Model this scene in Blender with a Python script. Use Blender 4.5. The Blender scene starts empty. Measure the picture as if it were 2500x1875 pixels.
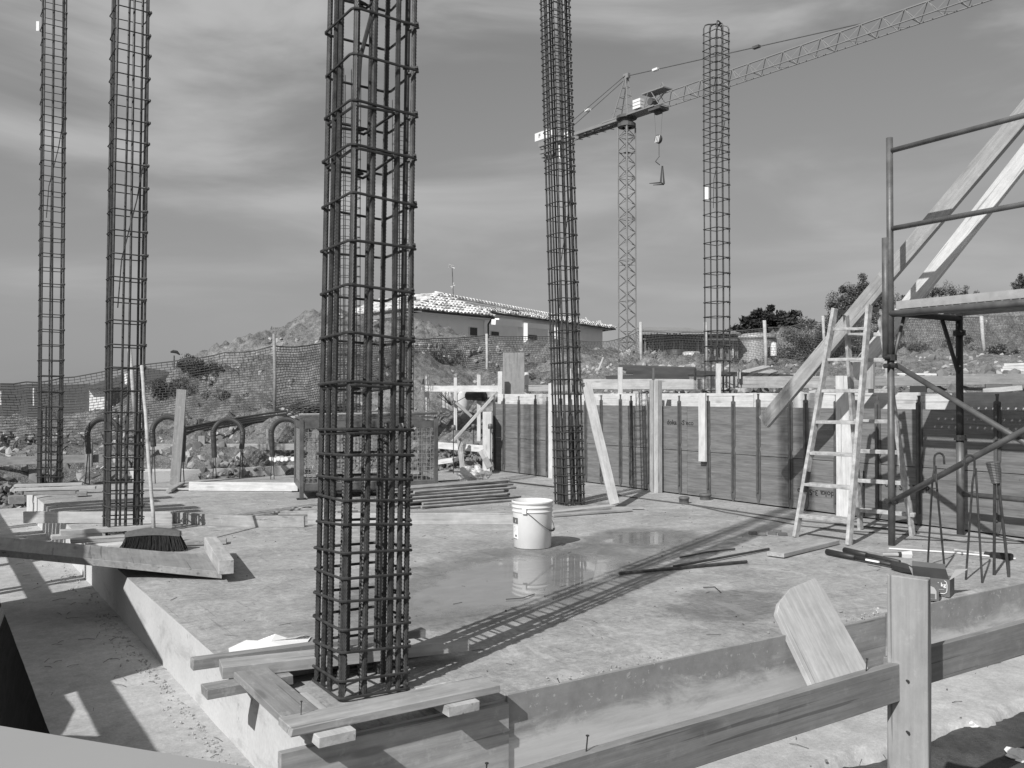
import bpy, math, random
import numpy as np
from mathutils import Vector, Matrix, Quaternion, noise
R = random.Random(7)
sc = bpy.context.scene
# ---------------------------------------------------------------- camera, light, exposure
EYE = 1.11; F = 2200.0; PITCH = math.atan(30.5/2200)
cam_d = bpy.data.cameras.new('camera'); cam = bpy.data.objects.new('camera', cam_d)
sc.collection.objects.link(cam); sc.camera = cam
cam.location = (0, 0, EYE); cam.rotation_euler = (math.radians(90)+PITCH, 0, 0)
cam_d.sensor_width = 36; cam_d.lens = 36*F/2500; cam_d.clip_start = .05; cam_d.clip_end = 3000
SUN_AZ = math.radians(33.0)      # travel direction of the light, clockwise from +Y
SUN_EL = math.radians(39.5)
w = bpy.data.worlds.new('World'); sc.world = w; w.use_nodes = True
nt = w.node_tree; nt.nodes.clear()
def N(nt, t, **k):
    n = nt.nodes.new(t)
    for a, v in k.items(): setattr(n, a, v)
    return n
out = N(nt, 'ShaderNodeOutputWorld'); bg = N(nt, 'ShaderNodeBackground')
sky = N(nt, 'ShaderNodeTexSky', sky_type='NISHITA'); sky.sun_disc = False
sky.sun_elevation = SUN_EL; sky.sun_rotation = SUN_AZ+math.pi   # the sun stands behind the camera, to the left
sky.air_density = 1.0; sky.dust_density = 1.4; sky.ozone_density = 1.0
bw = N(nt, 'ShaderNodeRGBToBW'); nt.links.new(sky.outputs[0], bw.inputs[0])
gm = N(nt, 'ShaderNodeMath', operation='POWER'); gm.inputs[1].default_value = .62
nt.links.new(bw.outputs[0], gm.inputs[0])
tc = N(nt, 'ShaderNodeTexCoord'); mp = N(nt, 'ShaderNodeMapping')
mp.inputs['Scale'].default_value = (1.3, 1.3, 5.2); mp.inputs['Rotation'].default_value = (.10, -.16, .3)
nt.links.new(tc.outputs['Generated'], mp.inputs[0])
n1 = N(nt, 'ShaderNodeTexNoise'); n1.inputs['Scale'].default_value = 2.1; n1.inputs['Detail'].default_value = 9
n1.inputs['Roughness'].default_value = .52; n1.inputs['Distortion'].default_value = .5
nt.links.new(mp.outputs[0], n1.inputs['Vector'])
cr = N(nt, 'ShaderNodeMapRange'); cr.inputs[1].default_value = .40; cr.inputs[2].default_value = .74
cr.interpolation_type = 'SMOOTHSTEP'
cr.inputs[3].default_value = 0; cr.inputs[4].default_value = .64
nt.links.new(n1.outputs[0], cr.inputs[0])
mx = N(nt, 'ShaderNodeMix', data_type='FLOAT')
nt.links.new(cr.outputs[0], mx.inputs[0]); nt.links.new(gm.outputs[0], mx.inputs[2]); mx.inputs[3].default_value = 4.6
# pale band of haze low on the sky, the same all round
sp = N(nt, 'ShaderNodeSeparateXYZ'); nt.links.new(tc.outputs['Generated'], sp.inputs[0])
hz_ = N(nt, 'ShaderNodeMapRange'); hz_.interpolation_type = 'SMOOTHSTEP'; hz_.inputs[1].default_value = 0; hz_.inputs[2].default_value = .42; hz_.inputs[3].default_value = .55; hz_.inputs[4].default_value = 0
nt.links.new(sp.outputs[2], hz_.inputs[0]); mh = N(nt, 'ShaderNodeMix', data_type='FLOAT'); nt.links.new(hz_.outputs[0], mh.inputs[0]); nt.links.new(mx.outputs[0], mh.inputs[2]); mh.inputs[3].default_value = 2.35
nt.links.new(mh.outputs[0], bg.inputs[0]); bg.inputs[1].default_value = .122
nt.links.new(bg.outputs[0], out.inputs[0])
sd = bpy.data.lights.new('sun', 'SUN'); sun = bpy.data.objects.new('sun', sd); sc.collection.objects.link(sun)
sd.energy = 4.0; sd.angle = math.radians(.5); sd.color = (1, .995, .985)
ld = Vector((math.sin(SUN_AZ)*math.cos(SUN_EL), math.cos(SUN_AZ)*math.cos(SUN_EL), -math.sin(SUN_EL)))
sun.rotation_euler = ld.to_track_quat('-Z', 'Y').to_euler(); sun.location = (-20, -20, 30)
sc.view_settings.view_transform = 'Standard'; sc.view_settings.look = 'None'
sc.view_settings.exposure = 0.17; sc.view_settings.gamma = 1; sc.view_settings.use_curve_mapping = False
# ---------------------------------------------------------------- places
TH = math.radians(33.2); CX, CY = -.648, 2.94       # slab corner; local x runs along b (away right), local y along a (away left)
def S(a, b, z=0.0):
    return Vector((CX - math.sin(TH)*a + math.cos(TH)*b, CY + math.cos(TH)*a + math.sin(TH)*b, z))
def siteab(x, y):
    dx, dy = x-CX, y-CY
    return -math.sin(TH)*dx+math.cos(TH)*dy, math.cos(TH)*dx+math.sin(TH)*dy
A_ = Vector((-math.sin(TH), math.cos(TH), 0)); B_ = Vector((math.cos(TH), math.sin(TH), 0)); Z_ = Vector((0, 0, 1))
def ray(u, v):
    x = (u-1250)/F; y = (937.5-v)/F
    return Vector((x, math.cos(PITCH)-y*math.sin(PITCH), math.sin(PITCH)+y*math.cos(PITCH)))
def G(u, v, z=0.0):                # the point of the level plane z that the survey sighting (u, v) meets
    r = ray(u, v); t = (z-EYE)/r.z
    return Vector((r.x*t, r.y*t, z))
def D(u, v, d):                    # the point at distance d
    r = ray(u, v); t = d/r.y
    return Vector((r.x*t, d, EYE+r.z*t))
def P(u, v, p, n):                 # the point on a plane
    r = ray(u, v); t = (Vector(p)-Vector((0, 0, EYE))).dot(n)/r.dot(n)
    return Vector((0, 0, EYE))+r*t
# ---------------------------------------------------------------- mesh helpers
class MB:
    def __init__(s): s.v = []; s.f = []; s.m = []; s.mi = 0
    def add(s, vs, fs):
        n = len(s.v); s.v += [tuple(p) for p in vs]; s.f += [tuple(i+n for i in f) for f in fs]; s.m += [s.mi]*len(fs)
    def box(s, c, X, Y, Z):
        c, X, Y, Z = map(Vector, (c, X, Y, Z))
        s.add([c+X*i+Y*j+Z*k for k in (-1, 1) for j in (-1, 1) for i in (-1, 1)],
              [(0, 2, 3, 1), (4, 5, 7, 6), (0, 1, 5, 4), (2, 6, 7, 3), (0, 4, 6, 2), (1, 3, 7, 5)])
    def bx(s, x0, x1, y0, y1, z0, z1):
        s.box(((x0+x1)/2, (y0+y1)/2, (z0+z1)/2), ((x1-x0)/2, 0, 0), (0, (y1-y0)/2, 0), (0, 0, (z1-z0)/2))
    def tube(s, pts, r, n=6, cap=True, rr=None):
        pts = [Vector(p) for p in pts]; m = len(pts); base = len(s.v)
        t = (pts[1]-pts[0]).normalized(); u = t.orthogonal().normalized()
        for i, p in enumerate(pts):
            t = (pts[min(i+1, m-1)]-pts[max(i-1, 0)])
            t = t.normalized() if t.length > 1e-9 else Vector((0, 0, 1))
            u = (u-t*u.dot(t)); u = u.normalized() if u.length > 1e-6 else t.orthogonal().normalized()
            w_ = t.cross(u); q = rr[i] if rr else r
            for k in range(n):
                a = 2*math.pi*k/n
                s.v.append(tuple(p+u*math.cos(a)*q+w_*math.sin(a)*q))
        for i in range(m-1):
            for k in range(n):
                a = base+i*n+k; b = base+i*n+(k+1) % n
                s.f.append((a, b, b+n, a+n)); s.m.append(s.mi)
        if cap:
            s.f.append(tuple(base+k for k in range(n))[::-1]); s.m.append(s.mi)
            s.f.append(tuple(base+(m-1)*n+k for k in range(n))); s.m.append(s.mi)
    def lathe(s, prof, n=32, c=(0, 0, 0), cap0=False, cap1=False):
        base = len(s.v)
        for (r, z) in prof:
            for k in range(n):
                a = 2*math.pi*k/n; s.v.append((c[0]+r*math.cos(a), c[1]+r*math.sin(a), c[2]+z))
        for i in range(len(prof)-1):
            for k in range(n):
                a = base+i*n+k; b = base+i*n+(k+1) % n
                s.f.append((a, b, b+n, a+n)); s.m.append(s.mi)
        if cap0: s.f.append(tuple(base+k for k in range(n))[::-1]); s.m.append(s.mi)
        if cap1: s.f.append(tuple(base+(len(prof)-1)*n+k for k in range(n))); s.m.append(s.mi)
    def prism(s, poly, d):         # polygon swept along vector d
        poly = [Vector(p) for p in poly]; d = Vector(d); n = len(poly)
        s.add(poly+[p+d for p in poly], [tuple(range(n))[::-1], tuple(range(n, 2*n))]+[(i, (i+1) % n, (i+1) % n+n, i+n) for i in range(n)])
    def mesh(s, name, mats, smooth=False):
        me = bpy.data.meshes.new(name); me.from_pydata(s.v, [], s.f); me.update()
        for m in (mats if isinstance(mats, (list, tuple)) else [mats]): me.materials.append(m)
        if any(s.m): me.polygons.foreach_set('material_index', s.m)
        if smooth: me.polygons.foreach_set('use_smooth', [True]*len(me.polygons))
        return me
def link(name, me, parent=None, loc=None, rotz=None, mat4=None):
    o = bpy.data.objects.new(name, me); sc.collection.objects.link(o)
    if parent: o.parent = parent
    if loc is not None: o.location = loc
    if rotz is not None: o.rotation_euler = (0, 0, rotz)
    if mat4 is not None: o.matrix_local = mat4
    return o
def tag(o, label=None, cat=None, group=None, kind=None):
    if label: o['label'] = label
    if cat: o['category'] = cat
    if group: o['group'] = group
    if kind: o['kind'] = kind
    return o
def empty(name, loc, rotz=0, label=None, cat=None, group=None):
    o = bpy.data.objects.new(name, None); sc.collection.objects.link(o); o.location = loc; o.rotation_euler = (0, 0, rotz)
    o.empty_display_size = .1
    return tag(o, label, cat, group)
def bevel(o, w_=.002, seg=1):
    m = o.modifiers.new('bevel', 'BEVEL'); m.width = w_; m.segments = seg; m.limit_method = 'ANGLE'; m.angle_limit = math.radians(40)
    return o
def frame(p0, p1, side):
    X = (Vector(p1)-Vector(p0)); L = X.length; X.normalize(); Y = Vector(side); Y = (Y-X*Y.dot(X)).normalized(); Zv = X.cross(Y)
    c = (Vector(p0)+Vector(p1))/2
    return L, Matrix(((X.x, Y.x, Zv.x, c.x), (X.y, Y.y, Zv.y, c.y), (X.z, Y.z, Zv.z, c.z), (0, 0, 0, 1)))
def plank(name, p0, p1, side, w_, t, mat, parent=None, wob=.0015, bow=0, bv=.002, bowside=0):
    """board with its long axis p0-p1, width w_ along side, thickness t; the mesh is local so that the grain follows it"""
    L, M = frame(p0, p1, side); n = max(2, int(L/.25)); vs = []; fs = []
    for i in range(n+1):
        x = -L/2+L*i/n; b = bow*(1-(2*x/L)**2); bs = bowside*(1-(2*x/L)**2)
        for (y, z) in ((-1, -1), (1, -1), (1, 1), (-1, 1)):
            ex = R.uniform(-1, 1)*wob*2 if i in (0, n) else 0
            vs.append((x+ex, y*w_/2+R.uniform(-1, 1)*wob+bs, z*t/2+R.uniform(-1, 1)*wob*.4+b))
    for i in range(n):
        for k in range(4):
            a = i*4+k; b = i*4+(k+1) % 4; fs.append((a, b, b+4, a+4))
    fs.append((3, 2, 1, 0)); fs.append(tuple(n*4+k for k in range(4)))
    mb = MB(); mb.add(vs, fs); o = link(name, mb.mesh(name, mat), parent, mat4=M)
    if bv: bevel(o, bv)
    return o
def tplank(label, cat, group, *a, name='plank', **k):
    return tag(plank(name, *a, **k), label, cat, group)
def pboard(name, pts, nrm, t, mat, parent=None, bv=.002):
    """flat board: polygon pts (world), thickness t along nrm"""
    pts = [Vector(p) for p in pts]; c = sum(pts, Vector())/len(pts); X = (pts[1]-pts[0]).normalized(); Zv = Vector(nrm).normalized()
    X = (X-Zv*X.dot(Zv)).normalized(); Y = Zv.cross(X)
    M = Matrix(((X.x, Y.x, Zv.x, c.x), (X.y, Y.y, Zv.y, c.y), (X.z, Y.z, Zv.z, c.z), (0, 0, 0, 1))); Mi = M.inverted()
    mb = MB(); mb.prism([Mi @ p for p in pts], (0, 0, -t)); o = link(name, mb.mesh(name, mat), parent, mat4=M)
    if bv: bevel(o, bv)
    return o
def curve_pts(p, n=8):             # Catmull-Rom through p
    p = [Vector(q) for q in p]; q = [p[0]*2-p[1]]+p+[p[-1]*2-p[-2]]; o = []
    for i in range(1, len(q)-2):
        for k in range(n):
            t = k/n; a, b, c, d = q[i-1], q[i], q[i+1], q[i+2]
            o.append(.5*((2*b)+(c-a)*t+(2*a-5*b+4*c-d)*t*t+(3*b-a-3*c+d)*t**3))
    return o+[p[-1]]
# ---------------------------------------------------------------- materials
class NT:
    def __init__(s, name):
        s.mat = bpy.data.materials.new(name); s.mat.use_nodes = True; s.t = s.mat.node_tree; s.t.nodes.clear()
        s.out = s.n('ShaderNodeOutputMaterial'); s.b = s.n('ShaderNodeBsdfPrincipled'); s.l(s.b.outputs[0], s.out.inputs[0])
    def n(s, t, **k): return N(s.t, t, **k)
    def l(s, a, b): s.t.links.new(a, b)
    def coord(s, scale=(1, 1, 1), rnd=True, world=False):
        tc = s.n('ShaderNodeTexCoord'); m = s.n('ShaderNodeMapping'); m.inputs['Scale'].default_value = scale
        src = tc.outputs['Object']
        if rnd:
            oi = s.n('ShaderNodeObjectInfo'); mu = s.n('ShaderNodeMath', operation='MULTIPLY'); mu.inputs[1].default_value = 61.7
            s.l(oi.outputs['Random'], mu.inputs[0]); va = s.n('ShaderNodeVectorMath', operation='ADD'); s.l(src, va.inputs[0]); s.l(mu.outputs[0], va.inputs[1]); src = va.outputs[0]
        s.l(src, m.inputs[0]); return m.outputs[0]
    def noise(s, vec, scale, detail=4, rough=.55, dist=0):
        x = s.n('ShaderNodeTexNoise'); x.inputs['Scale'].default_value = scale; x.inputs['Detail'].default_value = detail
        x.inputs['Roughness'].default_value = rough; x.inputs['Distortion'].default_value = dist; s.l(vec, x.inputs['Vector']); return x.outputs[0]
    def mr(s, x, a, b, c, d, smooth=False):
        m = s.n('ShaderNodeMapRange'); s.l(x, m.inputs[0])
        if smooth: m.interpolation_type = 'SMOOTHSTEP'
        for i, v in zip((1, 2, 3, 4), (a, b, c, d)): m.inputs[i].default_value = v
        return m.outputs[0]
    def m(s, op, a, b=None):
        x = s.n('ShaderNodeMath', operation=op)
        for i, v in enumerate((a, b)):
            if v is None: continue
            if isinstance(v, (int, float)): x.inputs[i].default_value = v
            else: s.l(v, x.inputs[i])
        return x.outputs[0]
    def mix(s, f, a, b):
        x = s.n('ShaderNodeMix', data_type='FLOAT')
        for i, v in zip((0, 2, 3), (f, a, b)):
            if isinstance(v, (int, float)): x.inputs[i].default_value = v
            else: s.l(v, x.inputs[i])
        return x.outputs[0]
    def col(s, x):
        c = s.n('ShaderNodeCombineColor')
        for i in range(3): s.l(x, c.inputs[i])
        s.l(c.outputs[0], s.b.inputs['Base Color'])
    def bump(s, h, strength=.3, dist=.01):
        b = s.n('ShaderNodeBump'); b.inputs['Distance'].default_value = dist
        if isinstance(strength, (int, float)): b.inputs['Strength'].default_value = strength
        else: s.l(strength, b.inputs['Strength'])
        s.l(h, b.inputs['Height']); s.l(b.outputs[0], s.b.inputs['Normal'])
def simple(name, g, rough=.6, metal=0, var=.15, scale=6, bump=.1, bd=.004):
    t = NT(name); c = t.coord(); n = t.noise(c, scale, 5); t.col(t.mr(n, .25, .75, g*(1-var), g*(1+var)))
    t.b.inputs['Roughness'].default_value = rough; t.b.inputs['Metallic'].default_value = metal
    if bump: t.bump(t.noise(c, scale*6, 3), bump, bd)
    return t.mat
def wood(name, g, con=.26, stain=.5, rough=.8, spatter=0):
    t = NT(name); c = t.coord((.9, 11, 11)); c2 = t.coord((1, 1, 1))
    ring = t.noise(c, 2.2, 6, .62, .6); fine = t.noise(t.coord((3, 70, 70)), 1.0, 3, .6)
    base = t.mr(ring, .25, .75, g*(1-con), g*(1+con)); base = t.m('MULTIPLY', base, t.mr(fine, .25, .75, .86, 1.1)); base = t.m('MULTIPLY', base, t.mr(t.noise(t.coord((1, 2, 2)), 5, 6, .72), .3, .7, .78, 1.15))
    st = t.mr(t.noise(c2, 2.3, 5, .65), .45, .72, 0, 1, True); base = t.mix(t.m('MULTIPLY', st, stain), base, g*.55)
    ck = t.mr(t.noise(t.coord((.7, 34, 34)), 1.5, 3, .5, .25), .64, .67, 0, .42, True); base = t.m('MULTIPLY', base, t.m('SUBTRACT', 1.0, ck))
    # knots
    vo = t.n('ShaderNodeTexVoronoi'); vo.inputs['Scale'].default_value = 1; t.l(t.coord((2.4, 9, 9)), vo.inputs['Vector'])
    kn = t.mr(vo.outputs['Distance'], .09, .19, 1, 0, True); base = t.mix(t.m('MULTIPLY', kn, .5), base, g*.38)
    if spatter:
        sp = t.mr(t.noise(c2, 17, 4, .7), .56, .66, 0, 1, True); base = t.mix(t.m('MULTIPLY', sp, spatter), base, .5)
    t.b.inputs['Roughness'].default_value = rough; t.col(base)
    t.bump(t.m('ADD', fine, t.m('MULTIPLY', kn, -.5)), .35, .003)
    return t.mat
M = {}
M['wood'] = wood('wood_weathered', .37, spatter=.35)
M['wood_light'] = wood('wood_pale', .47, .2, .4, spatter=.3)
M['wood_white'] = wood('wood_new_board', .66, .08, .1)
M['wood_grey'] = wood('wood_grey', .27, .2, .3, spatter=.3)
M['wood_dark'] = wood('wood_dark', .15, .3, .4)
M['wood_rail'] = wood('wood_rail', .25, .16, .2, spatter=.12)
M['stakewood'] = wood('wood_stake', .34, .14, .25, spatter=.25)
M['lacq'] = wood('formwork_sheet', .30, .2, .35, rough=.6, spatter=.2)
# formwork facing
t = NT('formwork_panel_facing'); c = t.coord((1.2, 10, 10), rnd=True)
g1 = t.noise(c, 2.6, 7, .66, .8); g2 = t.noise(t.coord((5, 70, 70)), 1, 3); base = t.mr(g1, .30, .70, .13, .235)
base = t.m('MULTIPLY', base, t.mr(g2, .3, .7, .82, 1.15)); base = t.m('MULTIPLY', base, t.mr(t.noise(t.coord((.5, 34, 34)), 1.3, 4, .6, .3), .58, .66, 1, .76))
spl = t.mr(t.noise(t.coord((1, 3.5, 1)), 1.6, 7, .72), .54, .74, 0, .3, True); base = t.mix(spl, base, .27)
base = t.mix(t.mr(t.noise(t.coord((1, 1, 1)), 24, 3, .7), .64, .72, 0, .6, True), base, .07)
t.col(base); t.b.inputs['Roughness'].default_value = .55; t.bump(g1, .2, .004); M['doka'] = t.mat
M['rust'] = simple('rebar_rusty', .062, .48, .25, .5, 30, .3, .002)
M['rustfine'] = simple('stirrup_rusty', .055, .5, .25, .45, 25, .2, .002)
M['darksteel'] = simple('dark_steel', .05, .55, .3, .3, 14, .2)
M['strap'] = simple('tie_strap_steel', .11, .6, .2, .35, 20, .25)
M['galv'] = simple('scaffold_tube', .13, .5, .25, .45, 9, .25)
M['galv_light'] = simple('galvanised_deck', .45, .5, .3, .2, 12, .15)
M['smooth'] = simple('smooth_pale_board', .34, .6, 0, .03, 3, 0)
M['spacer'] = simple('spacer_bar', .30, .9, 0, .35, 7, .3)
M['galv_dark'] = simple('painted_tube_dark', .045, .55, .1, .3, 9, .2)
M['cranepaint'] = simple('crane_paint', .25, .5, 0, .12, 2, 0)
M['cranedark'] = simple('crane_dark', .09, .6, 0, .2, 3, 0)
M['white'] = simple('white_plastic', .74, .38, 0, .07, 7, .05)
M['whitepaint'] = simple('white_paint', .8, .5, 0, .04, 6, 0)
M['ladder'] = simple('paint_spattered_ladder', .42, .6, 0, .45, 22, .3)
M['rubber'] = simple('black_rubber', .03, .5, 0, .2, 20, .1)
M['pipe'] = simple('corrugated_pipe', .055, .45, 0, .25, 12, .1)
M['paper'] = simple('paper', .85, .8, 0, .03, 6, 0)
M['card'] = simple('printed_carton', .13, .6, 0, .12, 8, 0)
M['cardin'] = simple('carton_inside', .4, .8, 0, .08, 8, 0)
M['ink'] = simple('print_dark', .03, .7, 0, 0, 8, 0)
M['inkgrey'] = simple('print_grey', .12, .6, 0, .2, 40, 0)
M['net'] = simple('safety_net', .075, .7, 0, .1, 6, 0)
M['netr'] = simple('mesh_wire', .30, .5, .2, .2, 16, 0)
M['plaster'] = simple('house_plaster', .88, .9, 0, .05, 2, .1)
M['plaster2'] = simple('white_plaster', .75, .9, 0, .04, 2, 0)
M['glass'] = simple('dark_window', .02, .15, 0, 0, 2, 0)
M['roofgrey'] = simple('grey_roof', .075, .85, 0, .15, 3, .2)
M['bark'] = simple('bark', .09, .9, 0, .3, 9, .4)
M['bristle'] = simple('broom_bristle', .015, .6, 0, .4, 40, 0)
M['stone'] = simple('stone', .36, .9, 0, .35, 3, .4)
M['stoned'] = simple('clod', .17, .95, 0, .4, 3, .4)
M['sack'] = simple('plastic_sack', .6, .35, 0, .1, 5, .4)
M['tile'] = simple('clay_tile', .68, .85, 0, .35, 1.2, .1)
M['tiledark'] = simple('clay_tile_dark', .3, .85, 0, .3, 1.5, .1)
M['tarp'] = simple('dark_boards', .06, .6, 0, .4, 3, .3)
M['string'] = simple('string', .1, .7, 0, .2, 10, 0)
def leafmat(name, g):
    t = NT(name); t.col(t.mr(t.noise(t.coord(rnd=False), 3, 3), .3, .7, g*.6, g*1.5)); t.b.inputs['Roughness'].default_value = .6
    tr = t.n('ShaderNodeBsdfTranslucent'); tr.inputs[0].default_value = (g*1.2,)*3+(1,); ms = t.n('ShaderNodeMixShader'); ms.inputs[0].default_value = .2
    t.l(t.b.outputs[0], ms.inputs[1]); t.l(tr.outputs[0], ms.inputs[2]); t.l(ms.outputs[0], t.out.inputs[0]); return t.mat
M['conifer'] = leafmat('conifer_leaf', .035); M['leaf'] = leafmat('scrub_leaf', .09); M['leafl'] = leafmat('dry_scrub_leaf', .22)
# transparent film
t = NT('clear_plastic_film'); t.b.inputs['Base Color'].default_value = (.85,)*3+(1,); t.b.inputs['Roughness'].default_value = .12
t.b.inputs['Transmission Weight'].default_value = .75; t.b.inputs['IOR'].default_value = 1.25; M['film'] = t.mat
# slab: dry, stained and wet concrete (object space: x = b, y = a)
t = NT('slab_concrete'); c = t.coord(rnd=False); cs = t.coord((1, 1.6, 1), rnd=False)
big = t.noise(cs, .9, 6, .6, .4); mid = t.noise(cs, 3.4, 7, .68, .5); fin = t.noise(c, 26, 6, .75); grit = t.noise(c, 120, 3, .7)
base = t.mr(big, .3, .7, .31, .43); base = t.m('MULTIPLY', base, t.mr(mid, .28, .72, .76, 1.17)); base = t.m('MULTIPLY', base, t.mr(fin, .3, .7, .68, 1.26))
base = t.m('MULTIPLY', base, t.mr(grit, .3, .7, .86, 1.1))
scr = t.mr(t.noise(t.coord((34, 1.1, 1), rnd=False), 1.4, 4, .6, .8), .62, .66, 0, .22); scr2 = t.mr(t.noise(t.coord((1.3, 30, 1), rnd=False), 1.4, 4, .6, .7), .62, .67, 0, .25); base = t.m('MULTIPLY', base, t.m('SUBTRACT', 1.0, t.m('ADD', scr, scr2)))
spk = t.mr(t.noise(c, 55, 4, .7), .66, .72, 0, .55, True); base = t.mix(spk, base, .16); spl2 = t.mr(t.noise(t.coord((1, 1, 1)), 33, 5, .75), .67, .73, 0, .6, True); base = t.mix(spl2, base, .66)
lat = t.mr(t.noise(t.coord((1.4, .8, 1), rnd=False), 3.6, 10, .82, .7), .52, .60, 0, 1, True); base = t.mix(t.m('MULTIPLY', lat, .42), base, .58)
sepx = t.n('ShaderNodeSeparateXYZ'); t.l(c, sepx.inputs[0]); bx_, ay_ = sepx.outputs[0], sepx.outputs[1]
wx = t.mr(t.noise(c, 1.6, 6, .62), 0, 1, -.42, .42); wy = t.mr(t.noise(t.coord((1, 1, 3), rnd=True), 1.5, 6, .62), 0, 1, -.42, .42)
bx2 = t.m('ADD', bx_, wx); ay2 = t.m('ADD', ay_, wy)
def ell(b0, a0, rb, ra, ang=0):
    x = t.m('SUBTRACT', bx2, b0); y = t.m('SUBTRACT', ay2, a0); ca, sa = math.cos(ang), math.sin(ang)
    xr = t.m('ADD', t.m('MULTIPLY', x, ca/rb), t.m('MULTIPLY', y, sa/rb)); yr = t.m('ADD', t.m('MULTIPLY', x, -sa/ra), t.m('MULTIPLY', y, ca/ra))
    return t.m('ADD', t.m('MULTIPLY', xr, xr), t.m('MULTIPLY', yr, yr))
PUD = [(1.98, 1.78, 1.12, .60, .35), (3.62, 2.50, .50, .36, .3), (2.55, .62, .34, .24, .2)]
dm = None; dp = None
for e in PUD:
    d_ = ell(*e); dm = d_ if dm is None else t.m('MINIMUM', dm, d_); dp = d_ if dp is None else (dp if e is PUD[2] else t.m('MINIMUM', dp, t.m('ADD', d_, .25)))
nz_ = t.mr(t.noise(c, 9, 8, .75), .3, .7, -.28, .28); dm = t.m('ADD', dm, nz_); dp = t.m('ADD', dp, nz_)
pud = t.mr(dp, .45, 1.05, 1, 0, True); wet = t.mr(dm, .8, 2.3, 1, 0, True)
damp = t.mr(t.noise(t.coord((1, 1.3, 1), rnd=False), .75, 6, .6, .6), .50, .64, 0, .38, True)
base = t.mix(damp, base, t.m('MULTIPLY', base, .62))
base = t.mix(t.m('MULTIPLY', wet, .75), base, t.m('MULTIPLY', base, .45)); base = t.mix(pud, base, t.mr(mid, .3, .7, .19, .27))
t.col(base); t.l(t.mix(pud, t.mix(wet, .85, .5), t.mr(mid, .3, .7, .01, .05)), t.b.inputs['Roughness'])
t.b.inputs['IOR'].default_value = 1.42
t.bump(t.m('ADD', t.m('MULTIPLY', fin, .6), grit), t.mix(pud, t.mix(wet, .38, .2), .0), .005); M['slab'] = t.mat
# side faces of the slab: formed concrete
t = NT('formed_concrete'); c = t.coord(rnd=True); n_ = t.noise(c, 1.4, 7, .65); base = t.mr(n_, .3, .7, .50, .66); base = t.mix(t.mr(t.noise(t.coord((1, 1, 3)), 2.2, 7, .75, .5), .52, .66, 0, .5, True), base, .34)
base = t.mix(t.mr(t.noise(c, 9, 5, .7), .62, .70, 0, .6, True), base, .22); base = t.m('MULTIPLY', base, t.mr(t.noise(c, 60, 3), .3, .7, .93, 1.05))
t.col(base); t.b.inputs['Roughness'].default_value = .85; t.bump(t.noise(c, 40, 4), .2, .003); M['formed'] = t.mat
# stained edge board (dark band soaking from its top)
t = NT('stained_edge_board'); c = t.coord((1, 1, 1)); g1 = t.noise(t.coord((1.2, 14, 14)), 2, 6, .65, .4); base = t.mr(g1, .28, .72, .42, .58)
sy = t.n('ShaderNodeSeparateXYZ'); t.l(t.coord(rnd=False), sy.inputs[0]); gy = t.m('ADD', sy.outputs[1], t.mr(t.noise(t.coord((.9, 2.6, 2.2)), 2.6, 7, .72, .6), .25, .75, -.10, .10))
st = t.mr(gy, -.07, .05, 0, .85, True); base = t.mix(st, base, t.mr(t.noise(c, 6, 7, .75), .3, .7, .15, .30))
base = t.mix(t.mr(t.noise(c, 30, 4, .7), .60, .68, 0, .7, True), base, .5); t.col(base); t.b.inputs['Roughness'].default_value = .8; t.bump(g1, .3, .003); M['edge'] = t.mat
def soil(name, lo, hi, pebble, scale=1.0, peb=(.62, .7), bumpd=.02, con=(.62, 1.3)):
    t = NT(name); c = t.coord(rnd=False); a = t.noise(c, .7*scale, 8, .65, .3); b = t.noise(c, 7*scale, 8, .72); f_ = t.noise(c, 45*scale, 5, .75)
    base = t.mr(a, .3, .7, lo, hi); base = t.m('MULTIPLY', base, t.mr(b, .34, .66, con[0], con[1])); base = t.m('MULTIPLY', base, t.mr(f_, .3, .7, .8, 1.15))
    base = t.mix(t.mr(f_, peb[0], peb[1], 0, .7, True), base, pebble); t.col(base); t.b.inputs['Roughness'].default_value = .95
    t.bump(t.m('ADD', t.m('MULTIPLY', b, .8), f_), .6, bumpd); return t.mat
M['pad'] = soil('lean_concrete_strip', .37, .52, .66, 1.6, (.66, .75), .005, (.82, 1.14))
M['pit'] = soil('pit_soil', .02, .05, .16, 1.6, (.68, .76), .03)
M['soil'] = soil('damp_soil', .045, .12, .3, 1.6, (.68, .76), .03)
M['rubble'] = soil('rubble_hill', .12, .34, .52, 1.0, (.52, .62), .30, (.35, 1.5))
M['field'] = soil('far_field', .07, .14, .2, .05, (.62, .7), .2)
M['hill'] = soil('far_hill', .05, .09, .12, .02, (.64, .7), .3)
# ================================================================ THE SETTING
def struct(name, mb, mat, **k):
    o = link(name, mb.mesh(name, mat, k.pop('smooth', False)), **k); o['kind'] = 'structure'; return o
mb = MB(); n = 60
mb.add([(-1500, -1500, -1.2), (1500, -1500, -1.2), (1500, 1500, -1.2), (-1500, 1500, -1.2)], [(0, 1, 2, 3)])
struct('ground', mb, M['soil'])
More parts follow.
